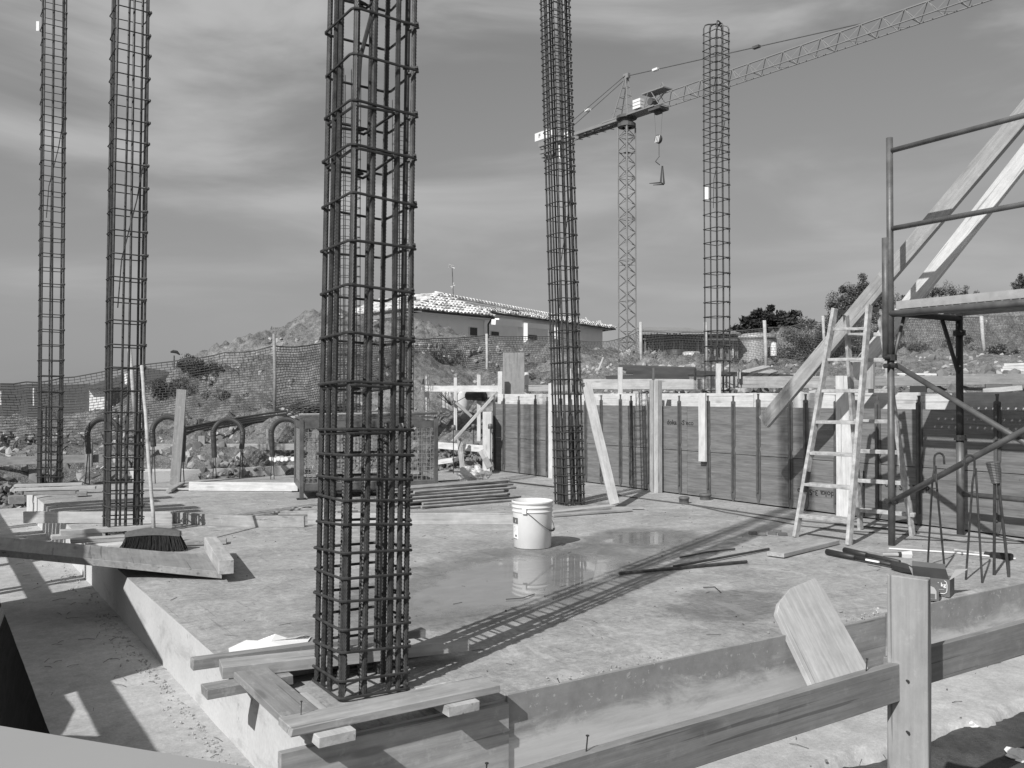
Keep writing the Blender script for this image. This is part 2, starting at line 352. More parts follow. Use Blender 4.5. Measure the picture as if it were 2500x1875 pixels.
# damp soil with clods round the footing (finely displaced near the camera)
def patch(name, mat, a0, a1, b0, b1, st, zf, kind='structure'):
    na = int((a1-a0)/st)+1; nb = int((b1-b0)/st)+1; vs = []; fs = []
    for i in range(na):
        for j in range(nb):
            a = a0+i*st; b = b0+j*st; vs.append((b, a, zf(a, b)))
    for i in range(na-1):
        for j in range(nb-1):
            k = i*nb+j; fs.append((k, k+1, k+nb+1, k+nb))
    mb = MB(); mb.add(vs, fs); o = link(name, mb.mesh(name, mat, True), loc=(CX, CY, 0), rotz=TH); o['kind'] = kind; return o
def fn(x, y, s, o=0): return noise.fractal(Vector((x*s+o, y*s-o, o*.7)), 1.0, 2.1, 5)
patch('ground', M['soil'], -4.0, -.5, -2.0, 6.0, .05, lambda a, b: -.345+fn(a, b, 1.3, 3)*.035+fn(a, b, 6, 9)*.014-.25*max(0, min(1, (a+.40)/.12)))
patch('ground', M['pit'], -.5, 5.6, -2.6, -.4, .06, lambda a, b: (-.315 if b > -.605 else -.312-(.62-.45*min(1, max(0, (a-5.2)/2.5)))*min(1, (-.605-b)/.05))+(fn(a, b, 1.3, 5)*.05+fn(a, b, 6, 9)*.025)*(1 if b < -.61 else 0))
patch('ground', M['soil'], 5.6, 12.0, -2.6, -.4, .06, lambda a, b: -.33+fn(a, b, 1.3, 5)*.03+fn(a, b, 6, 9)*.015)
# lean-concrete strip round the slab
def padz(a, b):
    e = min(b+.66+fn(a, 0, 2.0, 4)*.02, a+.66+fn(0, b, 2.2, 8)*.09); z = -.30+fn(a, b, 2.2, 1)*.006+fn(a, b, 12, 2)*.0025
    
    if b < -.3: return z
    return z if e > .06 else z-(.06-e)*1.5
patch('lean_concrete_strip', M['pad'], -.78, 10.2, -.61, .5, .03, padz)
patch('lean_concrete_strip', M['pad'], -.78, .25, .5, 7.0, .03, padz)
# the slab: one cast block, its top sheet slightly uneven
SA, SB = 9.55, 6.6
mb = MB(); st = .10; na = int(SA/st)+1; nb = int(SB/st)+1; vs = []; fs = []
for i in range(na+1):
    for j in range(nb+1):
        a = min(SA, i*st); b = min(SB, j*st); z = -abs(fn(a, b, .8, 2))*.004
        if b < .001 or a < .001: z -= .006+abs(fn(a, b, 5, 2))*.006
        aa = a+(fn(0, b, 7, 6)*.003 if i == 0 else 0); vs.append((b, aa, z))
for i in range(na):
    for j in range(nb):
        k = i*(nb+1)+j; fs.append((k, k+1, k+nb+2, k+nb+1))
mb.add(vs, fs)
slab = struct('slab', mb, M['slab'], loc=(CX, CY, 0), rotz=TH, smooth=True)
mb = MB(); e = .004; z0 = -1.1
mb.add([(0, 0, z0), (SB, 0, z0), (SB, SA, z0), (0, SA, z0), (0, 0, -e*2), (SB, 0, -e*2), (SB, SA, -e*2), (0, SA, -e*2)],
       [(0, 1, 5, 4), (1, 2, 6, 5), (2, 3, 7, 6), (3, 0, 4, 7)])
struct('slab_side', mb, M['formed'], loc=(CX, CY, 0), rotz=TH)
# second foundation beam beyond the trench
mb = MB(); mb.bx(1.55, 4.1, 11.0, 12.6, -1.1, .02); mb.bx(1.6, 4.05, 11.9, 12.3, .02, .09)
o = struct('foundation_beam', mb, M['formed'], loc=(CX, CY, 0), rotz=TH)
mb = MB(); mb.bx(1.4, 4.0, 10.0, 10.9, -1.1, -.24)
o = struct('foundation_beam', mb, M['formed'], loc=(CX, CY, 0), rotz=TH)
# hillside: heights from sightings (u, distance, z)
CP = []
def cp(u, d, z): CP.append(((u-1250)/F*d, d, z))
for q in [(-300, 10, -.4), (-300, 14, .2), (-300, 20, .2), (-300, 40, -1.5), (-200, 60, -3), (200, 62, -3.4), (400, 62, -3), (0, 70, -4), (300, 80, -4), (550, 75, -2), (-300, 90, -4), (200, 95, -4), (500, 95, -3), (420, 50, -2), (420, 35, -.6), (0, 10.8, -.5), (0, 13.2, .15), (0, 15, .45), (0, 20, .35), (0, 30, -.4), (0, 50, -2.5),
          (150, 12.4, -.5), (150, 14.5, .2), (150, 17, .35), (150, 25, .0), (200, 45, -2.0), (330, 12.5, -.5), (330, 14.6, .25), (330, 17, .45), (330, 19.5, .5), (300, 25, .1), (280, 29, -.1), (350, 30, -.1), (220, 33, -.6), (330, 40, -1.5), (250, 17, .35), (250, 20, .3),
          (480, 15.0, .35), (470, 17, .9), (465, 19.5, 1.75), (480, 24, 1.1), (560, 14.5, .3), (560, 17, .9), (560, 22, 1.7), (580, 28, 2.3), (640, 27, 2.75), (669, 13.5, -.4), (669, 15.5, .88), (669, 20, 1.8), (690, 28, 3.05), (560, 34, 1.2), (600, 45, .5),
          (750, 28, 3.5), (820, 28, 3.75), (880, 28, 3.5), (935, 28, 3.2), (960, 26, 2.8), (850, 20, 2.1), (850, 15.5, .8), (850, 13.5, -.3), (1000, 23.5, 2.55), (1060, 25, 2.5), (1130, 25, 2.48), (1300, 26, 2.42), (1480, 26, 2.4), (1555, 26, 2.35), (1640, 27, 2.0), (1700, 27, 1.95), (1850, 27, 1.95),
          (1000, 18, 1.1), (1000, 14.5, .2), (1188, 22.9, 1.5), (1188, 18, .9), (1100, 15, .25), (1150, 13.4, -.3), (1060, 12.8, -.5), (1300, 20, 1.3), (1400, 17, 1.15),
          (1560, 24.6, 1.83), (1560, 19, 1.25), (1560, 15.5, 1.12), (1868, 23, 1.78), (1868, 16, 1.15), (1868, 12.5, 1.05), (2400, 10, 1.05), (2400, 13, 1.4), (2400, 24, 2.1), (2200, 24, 2.1), (2200, 15, 1.35), (2700, 10, 1.1), (2700, 24, 2.3),
          (1950, 30, 3.2), (2250, 30, 4.0), (2500, 30, 4.1), (2800, 30, 4.2), (1700, 31, 2.2), (1620, 36, 2.3), (2200, 45, 4.3), (1000, 40, 2.6), (1300, 42, 2.6), (1600, 60, 3), (1200, 60, 2.5), (2300, 60, 4.5), (2400, 18, 1.7), (2050, 24, 1.9), (2050, 18, 1.35)]: cp(*q)
CPa = np.array(CP)
def terrain(x0, x1, y0, y1, st):
    xs = np.arange(x0, x1, st); ys = np.arange(y0, y1, st); X, Y = np.meshgrid(xs, ys); H = np.zeros_like(X); Wt = np.zeros_like(X)
    sc_ = 1.0
    for (cx, cy, cz) in CPa:
        d2 = (X-cx)**2+((Y-cy)*1.0)**2; wgt = 1/(d2+.35)**2.1; H += wgt*cz; Wt += wgt
    H /= Wt; return xs, ys, X, Y, H
def hill_mesh(name, x0, x1, y0, y1, st, mat, rough):
    xs, ys, X, Y, H = terrain(x0, x1, y0, y1, st); a, b = siteab(X, Y)
    low = (a < 9.75) & (b < 6.95); H = np.where(low, -1.3, H)
    nx, ny = len(xs), len(ys); vs = []
    for j in range(ny):
        for i in range(nx):
            x, y, z = float(X[j, i]), float(Y[j, i]), float(H[j, i])
            if not low[j, i]:
                k = rough*min(1, max(.15, (y-11)/5)); flat = 1.0
                if x > 1.5 and y < 23 and z > .9: flat = .35
                z += (fn(x, y, .55, 3)*.14+fn(x, y, 1.9, 7)*.11+fn(x, y, 4.5, 1)*.09)*k*flat*1.25
                z += abs(noise.noise(Vector((x*2.3, y*2.3, 5))))*.22*k*flat+(.10-abs(noise.noise(Vector((x*4.6, y*4.6, 9))))*.28)*k*flat
            vs.append((x, y, z))
    fs = [(j*nx+i, j*nx+i+1, (j+1)*nx+i+1, (j+1)*nx+i) for j in range(ny-1) for i in range(nx-1)]
    mb = MB(); mb.v = vs; mb.f = fs; mb.m = [0]*len(fs); return struct(name, mb, mat, smooth=True), (xs, ys, X, Y, H)
hs, HG = hill_mesh('hillside', -17, 22, 9.0, 36, .11, M['rubble'], 1.0)
def hz(x, y):
    xs, ys, X, Y, H = HG; i = min(max(int((x-xs[0])/(xs[1]-xs[0])), 0), len(xs)-1); j = min(max(int((y-ys[0])/(ys[1]-ys[0])), 0), len(ys)-1); return float(H[j, i])
# gentler ground behind, and the far valley on the left
xs, ys, X, Y, H = terrain(-40, 60, 35, 95, 1.6)
nx, ny = len(xs), len(ys); mb = MB(); mb.v = [(float(X[j, i]), float(Y[j, i]), float(H[j, i])+fn(float(X[j, i]), float(Y[j, i]), .1, 3)*.4-.25) for j in range(ny) for i in range(nx)]
mb.f = [(j*nx+i, j*nx+i+1, (j+1)*nx+i+1, (j+1)*nx+i) for j in range(ny-1) for i in range(nx-1)]; mb.m = [0]*len(mb.f)
struct('field', mb, M['field'], smooth=True)
def hills(name, y, x0, x1, prof, mat, depth):
    mb = MB(); n = 120; vs = []; 
    for k in range(2):
        for i in range(n+1):
            x = x0+(x1-x0)*i/n; h = np.interp(x, [p[0] for p in prof], [p[1] for p in prof])
            h = h+fn(x/y*60, 1, .25, 2)*y*.004+fn(x/y*60, 4, 1.2, 2)*y*.0012
            vs.append((x, y+(depth if k else 0), h if k else -3))
    mb.add(vs, [(i, i+1, n+2+i, n+1+i) for i in range(n)]); return struct(name, mb, mat, smooth=True)
hills('far_hills', 320, -420, 60, [(-420, 9), (-240, 7.6), (-182, 6.6), (-165, 5.4), (-140, 4.2), (-100, 3.2), (60, 2.5)], M['hill'], 160)
# ---------------------------------------------------------------- stones and clods over the hillside (nobody could count them)
def rockmesh(seed, rgh=.35):
    r = random.Random(seed); ico = [(0, 0, 1), (.89, 0, .45), (.28, .85, .45), (-.72, .53, .45), (-.72, -.53, .45), (.28, -.85, .45), (.72, .53, -.45), (-.28, .85, -.45), (-.89, 0, -.45), (-.28, -.85, -.45), (.72, -.53, -.45), (0, 0, -1)]
    f = [(0, 1, 2), (0, 2, 3), (0, 3, 4), (0, 4, 5), (0, 5, 1), (1, 6, 2), (2, 7, 3), (3, 8, 4), (4, 9, 5), (5, 10, 1), (6, 7, 2), (7, 8, 3), (8, 9, 4), (9, 10, 5), (10, 6, 1), (6, 11, 7), (7, 11, 8), (8, 11, 9), (9, 11, 10), (10, 11, 6)]
    return [Vector(p)*(1+r.uniform(-rgh, rgh)) for p in ico], f
RK = [rockmesh(i) for i in range(12)]
def rock(mb, p, s):
    vs, fs = R.choice(RK); q = Quaternion((R.random()-.5, R.random()-.5, R.random()-.5, R.random()-.5)).normalized(); sx, sy, sz = s*R.uniform(.7, 1.3), s*R.uniform(.7, 1.3), s*R.uniform(.5, .9)
    mb.add([p+q @ Vector((v.x*sx, v.y*sy, v.z*sz)) for v in vs], fs)
mb = MB(); mb2 = MB()
for _ in range(34000):
    y = 11.5+(R.random()**1.3)*18; u = R.uniform(-150, 2650); x = (u-1250)/F*y; a, b = siteab(x, y)
    if a < 9.9 and b < 7.0: continue
    z = hz(x, y)
    if x > 1.5 and y < 22 and R.random() < .75: continue
    if fn(x, y, .5, 11) < -.05 and R.random() < .55: continue
    s = .022+.085*R.random()**2.6; (rock(mb, Vector((x, y, z+s*.3)), s) if R.random() < .52 else rock(mb2, Vector((x, y, z+s*.3)), s*1.25))
for name, m_, mat in (('rubble_stones', mb, 'stone'), ('earth_clods', mb2, 'stoned')):
    o = link(name, m_.mesh(name, M[mat])); o['kind'] = 'stuff'; o['label'] = 'loose pale stones strewn over the earth bank' if mat == 'stone' else 'dark clods of earth strewn over the bank'; o['category'] = 'stones'
# lumps of dug earth round the trench
for (u, d, s, z, nn) in [(1095, 14.6, .34, .1, 30), (1060, 14.2, .28, .0, 24), (1150, 14.0, .2, -.15, 16), (120, 12.6, .22, -.3, 22), (40, 12.4, .22, -.25, 18), (250, 12.6, .2, -.3, 14), (560, 14.2, .18, .0, 18), (480, 14.2, .15, .0, 14), (640, 14.6, .2, .1, 16)]:
    mb = MB(); c = D(u, 968, d)
    for _ in range(nn*12):
        p = Vector((c.x+R.gauss(0, s*1.8), c.y+R.gauss(0, s*1.3), z+R.uniform(-.1, .22)*s*3)); rock(mb, p, R.uniform(.12, .5)*s*.5)
    o = link('earth_clods', mb.mesh('earth_clods', M['stoned'])); o['kind'] = 'stuff'
# small litter on the strip: twigs and chips
mb = MB()
for _ in range(230):
    if R.random() < .6: a, b = R.uniform(-.6, 9), R.uniform(-.55, -.02)
    else: a, b = R.uniform(-.66, -.04), R.uniform(0, 6)
    p = S(a, b, -.296)
    if R.random() < .72:
        dv = Vector((R.uniform(-1, 1), R.uniform(-1, 1), 0)).normalized()*R.uniform(.015, .05); mb.tube([p-dv, p+dv*.3+Vector((0, 0, .004)), p+dv], .0015, 4)
    else: rock(mb, p, R.uniform(.0015, .006))
for _ in range(420):
    a, b = R.uniform(.05, 8), R.uniform(.05, 5.8); p = S(a, b, .001)
    if R.random() < .25:
        dv = Vector((R.uniform(-1, 1), R.uniform(-1, 1), 0)).normalized()*R.uniform(.01, .04); mb.tube([p-dv, p+dv], .0015, 4)
    else: rock(mb, p, R.uniform(.0015, .006))
o = link('litter', mb.mesh('litter', M['wood_dark'])); tag(o, 'splinters, wire ends and chips strewn over concrete', 'litter', kind='stuff')
mb = MB()
for _ in range(420):
    t_ = R.random(); a = .3+t_*3.2 if R.random() < .6 else R.uniform(.2, 6); p = S(a, -.05-abs(R.gauss(0, .05)), -.296); rock(mb, p, R.uniform(.0015, .0085))
for _ in range(110):
    p = S(.01+abs(R.gauss(0, .05)), R.choice((R.gauss(1.35, .2), R.gauss(2.9, .25))), .002); rock(mb, p, R.uniform(.0015, .006))
o = link('mortar_crumbs', mb.mesh('mortar_crumbs', M['stone'])); tag(o, 'pale mortar crumbs along the foot and edge of the slab', 'crumbs', kind='stuff')

# ================================================================ HOUSE ON THE HILL
hr = empty('house', (-2, 52, 2.5), 0, 'long low house with mottled tiled hip roof beyond the rubble hill', 'house')
hr.rotation_euler = (0, 0, 0); off = Vector(hr.location)
def hpart(name, mb, mat, **k):
    mb.v = [tuple(Vector(p)-off) for p in mb.v]; o = link(name, mb.mesh(name, mat), hr); return o
Pn = Vector((-5.05, 45, 5.49)); Q = Vector((-.84, 49.9, 5.49)); An = Vector((-9.6, 50.0, 5.49)); R1 = Vector((-4.1, 50.2, 6.78)); R2 = Vector((5.7, 68.5, 6.78))
Mn = Vector((-1.55, 51.0, 5.92)); Nn = Vector((7.4, 64.6, 5.96)); Nb = Vector((3.0, 76, 6.02))
mb = MB(); 
def tri(a, b, c): mb.add([a, b, c], [(0, 1, 2)])
dz = Vector((0, 0, -.03))
mb.add([An, Pn, R1, Vector((-8, 56, 6.4))], [(0, 1, 2, 3)]); tri(Pn, Q, R1); tri(Mn, Nn, R2); tri(Mn, R2, R1); tri(Nn, Nb, R2); tri(Q+Vector((0, 0, .01)), Mn+Vector((0, 0, .02)), R1); mb.v = [(x, y, z-(.0 if z < 6.1 else .14)) for x, y, z in mb.v]
hpart('roof_deck', mb, M['tiledark'])
def tiles(poly, eave, up, step=.27, row=.42):
    """barrel tiles laid in rows on a plane"""
    mbt = [MB(), MB()]; e0, e1 = eave; ex = (e1-e0); L = ex.length; ex.normalize(); nrm = ex.cross(up-e0).normalized()
    if nrm.z < 0: nrm = -nrm
    uy = nrm.cross(ex); 
    if uy.z < 0: uy = -uy
    H_ = max((p-e0).dot(uy) for p in poly); pl = [((p-e0).dot(ex), (p-e0).dot(uy)) for p in poly]; xs_ = [p[0] for p in pl]
    def inside(x, y):
        c = False; j = len(pl)-1
        for i in range(len(pl)):
            if (pl[i][1] > y) != (pl[j][1] > y) and x < (pl[j][0]-pl[i][0])*(y-pl[i][1])/(pl[j][1]-pl[i][1])+pl[i][0]: c = not c
            j = i
        return c
    x = min(xs_)
    while x < max(xs_):
        y = -.08
        while y < H_:
            if inside(x, max(y, .02)+.05):
                m_ = mbt[0 if R.random() < .80 else 1]; r = step*.40; o_ = e0+ex*(x+R.uniform(-.02, .02))+uy*y+nrm*R.uniform(.01, .05); t1 = nrm*(.07+R.uniform(-.01, .02))
                vs = []
                for (yy, k, lift) in ((0, 1.12, t1*.8), (row*1.05, .85, Vector())):
                    for a in (0, 50, 90, 130, 180):
                        aa = math.radians(a); vs.append(o_+uy*yy+ex*math.cos(aa)*r*k+nrm*math.sin(aa)*r*k*.8+lift)
                m_.add(vs, [(i, i+1, i+6, i+5) for i in range(4)]+[(4, 3, 2, 1, 0)])
            y += row
        x += step
    return mbt
T0, T1 = MB(), MB()
for poly, ev, up in (([An, Pn, R1, Vector((-8, 56, 6.4))], (An, Pn), R1), ([Pn, Q, R1], (Pn, Q), R1), ([Mn, Nn, R2, R1], (Mn, Nn), R2), ([Nn, Nb, R2], (Nn, Nb), R2)):
    a_, b_ = tiles(poly, ev, up); T0.add(a_.v, a_.f); T1.add(b_.v, b_.f)
for e0, e1 in ((Pn, R1), (R1, R2), (R2, Nn)):
    L = (e1-e0).length; k = 0
    while k < L-.3:
        p = e0.lerp(e1, k/L); q = e0.lerp(e1, (k+.42)/L); T0.tube([p+Vector((0, 0, .05)), q+Vector((0, 0, .02))], .12, 6, rr=[.13, .10]); k += .38
o = hpart('roof_tiles', T0, M['tile']); o['kind'] = 'stuff'; o = hpart('roof_tiles', T1, M['tiledark']); o['kind'] = 'stuff'
def wallseg(p, q, z0, z1, mat, ins=(0, 0, 0), name='wall', th=.3):
    p = Vector(p)+Vector(ins); q = Vector(q)+Vector(ins); d = (q-p).normalized(); nn = Vector((d.y, -d.x, 0)); c = (p+q)/2
    mb = MB(); mb.box((c.x, c.y, (z0+z1)/2), Vector(((q-p).x/2, (q-p).y/2, 0)), nn*th/2, (0, 0, (z1-z0)/2)); return hpart(name, mb, mat)
d1 = (Q-Pn); d1.z = 0; d1.normalize(); i1 = Vector((-d1.y, d1.x, 0))*.7
wallseg(Pn+d1*.6, Q-d1*.5, 1, 5.34, M['plaster'], i1); wallseg(Vector((-9.2, 50.3, 0)), Pn+d1*.6+i1*.9, 1, 5.34, M['plaster'], (.35, .6, 0))
wallseg(Q-d1*.5, Mn+Vector((.5, 1, 0)), 1, 5.34, M['plaster'], i1)
d2 = (Nn-Mn); d2.z = 0; d2.normalize(); i2 = Vector((-d2.y, d2.x, 0))*.7
wallseg(Mn-d2*.3, Nn-d2*.9, 1, 5.88, M['plaster'], i2); wallseg(Nn-d2*.9+i2, Nb+Vector((-.8, -.5, 0)), 1, 5.88, M['plaster'])
# eaves fascia with a shadow line
for a_, b_, z in ((Pn, Q, 5.40), (Mn, Nn, 5.93), (An, Pn, 5.40)):
    d = (b_-a_).normalized(); nn = Vector((-d.y, d.x, 0)); mb = MB(); c = (a_+b_)/2+nn*.35; mb.box((c.x, c.y, z), (b_-a_)/2, nn*.32, (0, 0, .035)); hpart('soffit', mb, M['plaster2' if z > 5.9 else 'plaster'])
    mb = MB(); g = nn*.0-Vector((0, 0, .04)); mb.tube([a_+g-nn*.02, b_+g-nn*.02], .05, 6); hpart('gutter', mb, M['darksteel'])
def onwall(u, v, p, d, ins):
    n_ = Vector((d.y, -d.x, 0)); return P(u, v, Vector(p)+ins+n_*.2, n_)
for (u0, u1, v0, v1, w1) in ((1145, 1165, 797, 822, 1), (1197, 1218, 807, 822, 1), (1288, 1311, 815, 832, 2)):
    p, d, ins = (Pn, d1, i1) if w1 == 1 else (Mn, d2, i2); a_ = onwall(u0, v0, p, d, ins); b_ = onwall(u1, v1, p, d, ins); n_ = Vector((d.y, -d.x, 0)); c = (a_+b_)/2
    mb = MB(); L = (Vector((b_.x, b_.y, 0))-Vector((a_.x, a_.y, 0))).length/2; mb.box(c, d*L, n_*.03, (0, 0, abs(a_.z-b_.z)/2)); f_ = hpart('window', mb, M['plaster2'])
    mb = MB(); mb.box(c-off+n_*.04, d*(L-.06), n_*.02, (0, 0, abs(a_.z-b_.z)/2-.05)); link('pane', mb.mesh('pane', M['glass']), f_)
# pergola of pale beams by the second wing
n_ = Vector((d2.y, -d2.x, 0))
for k, (u0, v0, u1, v1) in enumerate([(1205, 786, 1352, 800), (1213, 783, 1270, 788)]):
    a_ = P(u0, v0, Mn+n_*1.6, n_); b_ = P(u1, v1, Mn+n_*1.6, n_); mb = MB(); mb.tube([a_, b_], .2, 4); hpart('pergola_beam', mb, M['plaster'])
for u in (1276, 1350):
    a_ = P(u, 790 if u < 1300 else 800, Mn+n_*1.6, n_); mb = MB(); mb.bx(a_.x-.28, a_.x+.28, a_.y-.2, a_.y+.2, 2, a_.z); hpart('pergola_pillar', mb, M['plaster'])
mb = MB(); a_ = D(1201, 777, 49.6); mb.tube([a_, D(1192, 792, 49.7), D(1192, 830, 49.7)], .05, 6); hpart('downpipe', mb, M['darksteel'])
for k in range(4):
    mb = MB(); u = 1253+k*4.2; mb.tube([D(u, 786, 56), D(u, 757, 56)], .055, 6); hpart('flue', mb, M['darksteel'])
mb = MB(); a_ = D(1005, 740, 48); mb.bx(a_.x-.22, a_.x+.22, a_.y-.2, a_.y+.2, a_.z-.5, a_.z+.32); hpart('chimney', mb, M['roofgrey'])
# aerial on the roof
mb = MB(); b0 = D(1107, 727, 51); t0 = D(1104, 655, 51); mb.tube([b0, t0], .025, 5); o = hpart('aerial_mast', mb, M['galv'])
mb = MB(); mb.tube([D(1100, 700, 51), D(1111, 696, 51)], .02, 4); mb.tube([D(1103, 704, 51), D(1108, 690, 51)], .02, 4); mb.tube([D(1097, 648, 51), D(1110, 655, 51)], .03, 4)
for k in range(5): mb.tube([D(1097+k*2.2, 645+k*.8, 50.9), D(1095+k*2.2, 654+k*.8, 51.1)], .015, 4)
hpart('aerial', mb, M['plaster2'])['kind'] = 'stuff'
# far house on the left, seen through the net
fh = empty('house', (-27, 62, -3), 0, 'distant white house with grey roof seen through the net at left', 'house'); off = Vector(fh.location); hr_ = hr; hr = fh
a_, b_, c_, d_ = D(205, 945, 58), D(345, 938, 62), D(445, 912, 66), D(356, 897, 66)
mb = MB(); mb.add([D(203, 946, 58), D(330, 945, 58.5), D(445, 948, 64), D(423, 909, 66), D(356, 897, 67), D(300, 915, 66)], [(0, 1, 5), (1, 4, 5), (1, 2, 3, 4)]); hpart('roof', mb, M['roofgrey'])
mb = MB(); p, q = D(218, 960, 58.6), D(330, 960, 59); c = (p+q)/2; mb.box((c.x, c.y+1.5, -1.5), ((q-p).x/2, (q-p).y/2, 0), (0, 1.5, 0), (0, 0, 3.15)); hpart('wall', mb, M['whitepaint'])
mb = MB(); p = D(290, 965, 58.2); mb.bx(p.x-.5, p.x+.5, p.y-.1, p.y+.1, p.z-.7, p.z+.5); hpart('window', mb, M['glass'])
mb = MB(); p = D(309, 925, 60); mb.bx(p.x-.1, p.x+.1, p.y-.1, p.y+.1, p.z-1, p.z+.4); hpart('chimney', mb, M['whitepaint'])
hr = hr_
# street lamp beyond the mound
sl = empty('street_lamp', D(425, 925, 55), 0, 'street lamp with single flat head beyond the mound at left', 'street lamp'); o0 = Vector(sl.location)
mb = MB(); mb.tube([Vector((0, 0, -4)), D(425, 868, 55)-o0], .05, 6); link('pole', mb.mesh('pole', M['galv']), sl)
mb = MB(); c = D(427, 862, 55)-o0; mb.tube([c+Vector((-.26, 0, .06)), c+Vector((-.1, 0, .1)), c+Vector((.12, 0, .06)), c+Vector((.30, 0, -.10))], .1, 6, rr=[.05, .10, .10, .04]); link('lamp_head', mb.mesh('lamp_head', M['darksteel']), sl)
for (u0, v0, u1, v1, d, lab) in ((82, 946, 82, 990, 40, 'pale stake standing in the far field at left edge'), (2, 955, 2, 990, 40, 'white marker post at the left edge of the field')):
    mb = MB(); mb.tube([D(u0, v1, d), D(u1, v0, d)], .028, 5); o = link('marker_post', mb.mesh('marker_post', M['plaster'])); tag(o, lab, 'post')
# ================================================================ FORMWORK WALL
WB = 6.12
def wa(u, b=WB):
    k = (u-1250)/F; o = S(0, b); return (o.x-o.y*k)/(.5476+.8368*k)
wf = empty('formwork_wall', S(4, WB, 0), TH, 'long formwork wall of dark plywood panels with steel tie straps along the slab', 'formwork wall')
WM = wf.matrix_basis.inverted() if False else (Matrix.Translation(S(4, WB, 0)) @ Matrix.Rotation(TH, 4, 'Z')).inverted()
def wl(a, b, z): return WM @ S(a, b, z)       # local coordinates of the wall thing (x = b, y = a)
wf_ends = [8.66, 6.62, 4.58, 2.54, .5, -.2]
for r_ in range(2):
    for i in range(5):
        a1, a0 = wf_ends[i]-(0 if r_ == 0 or i == 0 else .0), wf_ends[i+1]; z0, z1 = (.012, .498) if r_ == 0 else (.503, 1.0)
        p0, p1 = wl(a0+.003, WB+.0135, (z0+z1)/2), wl(a1-.003, WB+.0135, (z0+z1)/2)
        jig = R.uniform(-.002, .002); o = plank('panel', p0+Vector((jig, 0, 0)), p1+Vector((jig, 0, 0)), (0, 0, 1), z1-z0, .027, M['doka'], wf, wob=.0006)
for i in range(4):
    a1 = [8.9, 6.35, 3.8, 1.9, -.2]; z = .573
    plank('top_board', wl(a1[i+1]+.004, WB+.225, z), wl(a1[i]-.004, WB+.225, z), (0, 0, 1), 1.146, .027, M['wood_white'], wf, wob=.001)
mb = MB(); mb.box(wl(4.2, WB+.125, .3), (.08, 0, 0), (0, 4.3, 0), (0, 0, .28)); link('wall_core', mb.mesh('wall_core', M['formed']), wf)
# tie straps
mb = MB(); pr = [(-.029, .0), (-.029, .47), (-.017, .49), (-.017, .51), (-.029, .53), (-.029, 1.0), (-.010, 1.01), (-.010, 1.04), (-.016, 1.065), (.016, 1.065), (.010, 1.04), (.010, 1.01), (.029, 1.0), (.029, .53), (.017, .51), (.017, .49), (.029, .47), (.029, .0), (0, -.075)]
mb.prism([(0, y, z+.07) for y, z in pr], (-.007, 0, 0)); mb.bx(-.024, -.006, -.008, .008, .12, 1.05); strap_me = mb.mesh('tie_strap', M['strap'])
for u in (1208, 1231, 1267.5, 1308, 1336, 1395, 1430, 1468, 1515, 1540, 1585, 1612, 1660, 1730.5, 1790, 1851.6, 1930, 1968, 2041, 2144, 2242.5, 2434):
    o = link('tie_strap', strap_me, wf, loc=wl(wa(u), WB-.002, R.uniform(-.03, .01))); o.rotation_euler = (R.uniform(-.012, .012), 0, 0)
# printed marks on the facing
def textmesh(body, size, mat, name='lettering', ext=.0008, sx=1.0):
    cu = bpy.data.curves.new(name, 'FONT'); cu.body = body; cu.size = size; cu.extrude = ext; cu.offset = .018*size; cu.align_x = 'CENTER'; cu.align_y = 'CENTER'; cu.resolution_u = 2
    o = bpy.data.objects.new(name, cu); sc.collection.objects.link(o); bpy.context.view_layer.update()
    me = bpy.data.meshes.new_from_object(o); bpy.data.objects.remove(o); bpy.data.curves.remove(cu)
    for v in me.vertices: v.co.x *= sx
    me.materials.clear(); me.materials.append(mat); return me
# text faces -b: local x of the letters runs along -a
for (u, z, flip, lab) in ((1660, None, 0, ''), (1990, None, 1, ''), (2212, None, 1, '')):
    a = wa(u); y = S(a, WB).y; v = {1660: 1032, 1990: 1202, 2212: 1189}[u]; zz = EYE-(v-968)*y/F
    Mt = Matrix(((0, 0, -1, 0), (-1, 0, 0, 0), (0, 1, 0, 0), (0, 0, 0, 1)))
    if flip: Mt = Mt @ Matrix.Rotation(math.pi, 4, 'Z')
    p = wl(a, WB-.0016, zz); me = textmesh('doka 3-S eco', .078, M['ink'], sx=1.05)
    link('lettering', me, wf, mat4=Matrix.Translation(p) @ Mt)
# boards fixed upright to the wall
def upright(label, u, z0, z1, w_, b, mat, t=.03, group=None, a=None, tilt=0):
    a = wa(u, b) if a is None else a
    return tag(plank('upright_board', S(a, b, z0), S(a+tilt, b, z1), A_, w_, t, M[mat], wob=.002), label, 'board', group)
upright('narrow pale upright board on the wall left of the tall round rebar cage', 1345, .0, 1.29, .085, 6.09, 'wood_white')
upright('square upright timber standing on the slab in mid wall', 1606, .0, 1.30, .07, 6.05, 'wood_light', .07)
upright('flat weathered upright batten beside the square timber in mid wall', 1592, .0, 1.30, .06, 6.06, 'wood', .03)
upright('short pale board hanging from the wall top over the dark panels', 1715, .40, 1.15, .10, 6.07, 'wood_white')
upright('broad pale upright board on the wall behind the stepladder', 2062, .0, 1.30, .17, 6.07, 'wood_white', .035)
upright('short grey board standing above the wall top behind the stepladder', 2118, 1.14, 1.52, .14, 6.45, 'wood', .03)
p0, p1 = G(1500, 1231, .04), D(1431, 935, 9.36); tag(plank('brace_board', p0, p1, (1, .1, 0), .10, .03, M['wood_light'], wob=.004, bow=.01), 'warped brace board leaning on the right side of the tall dense rebar cage', 'board')
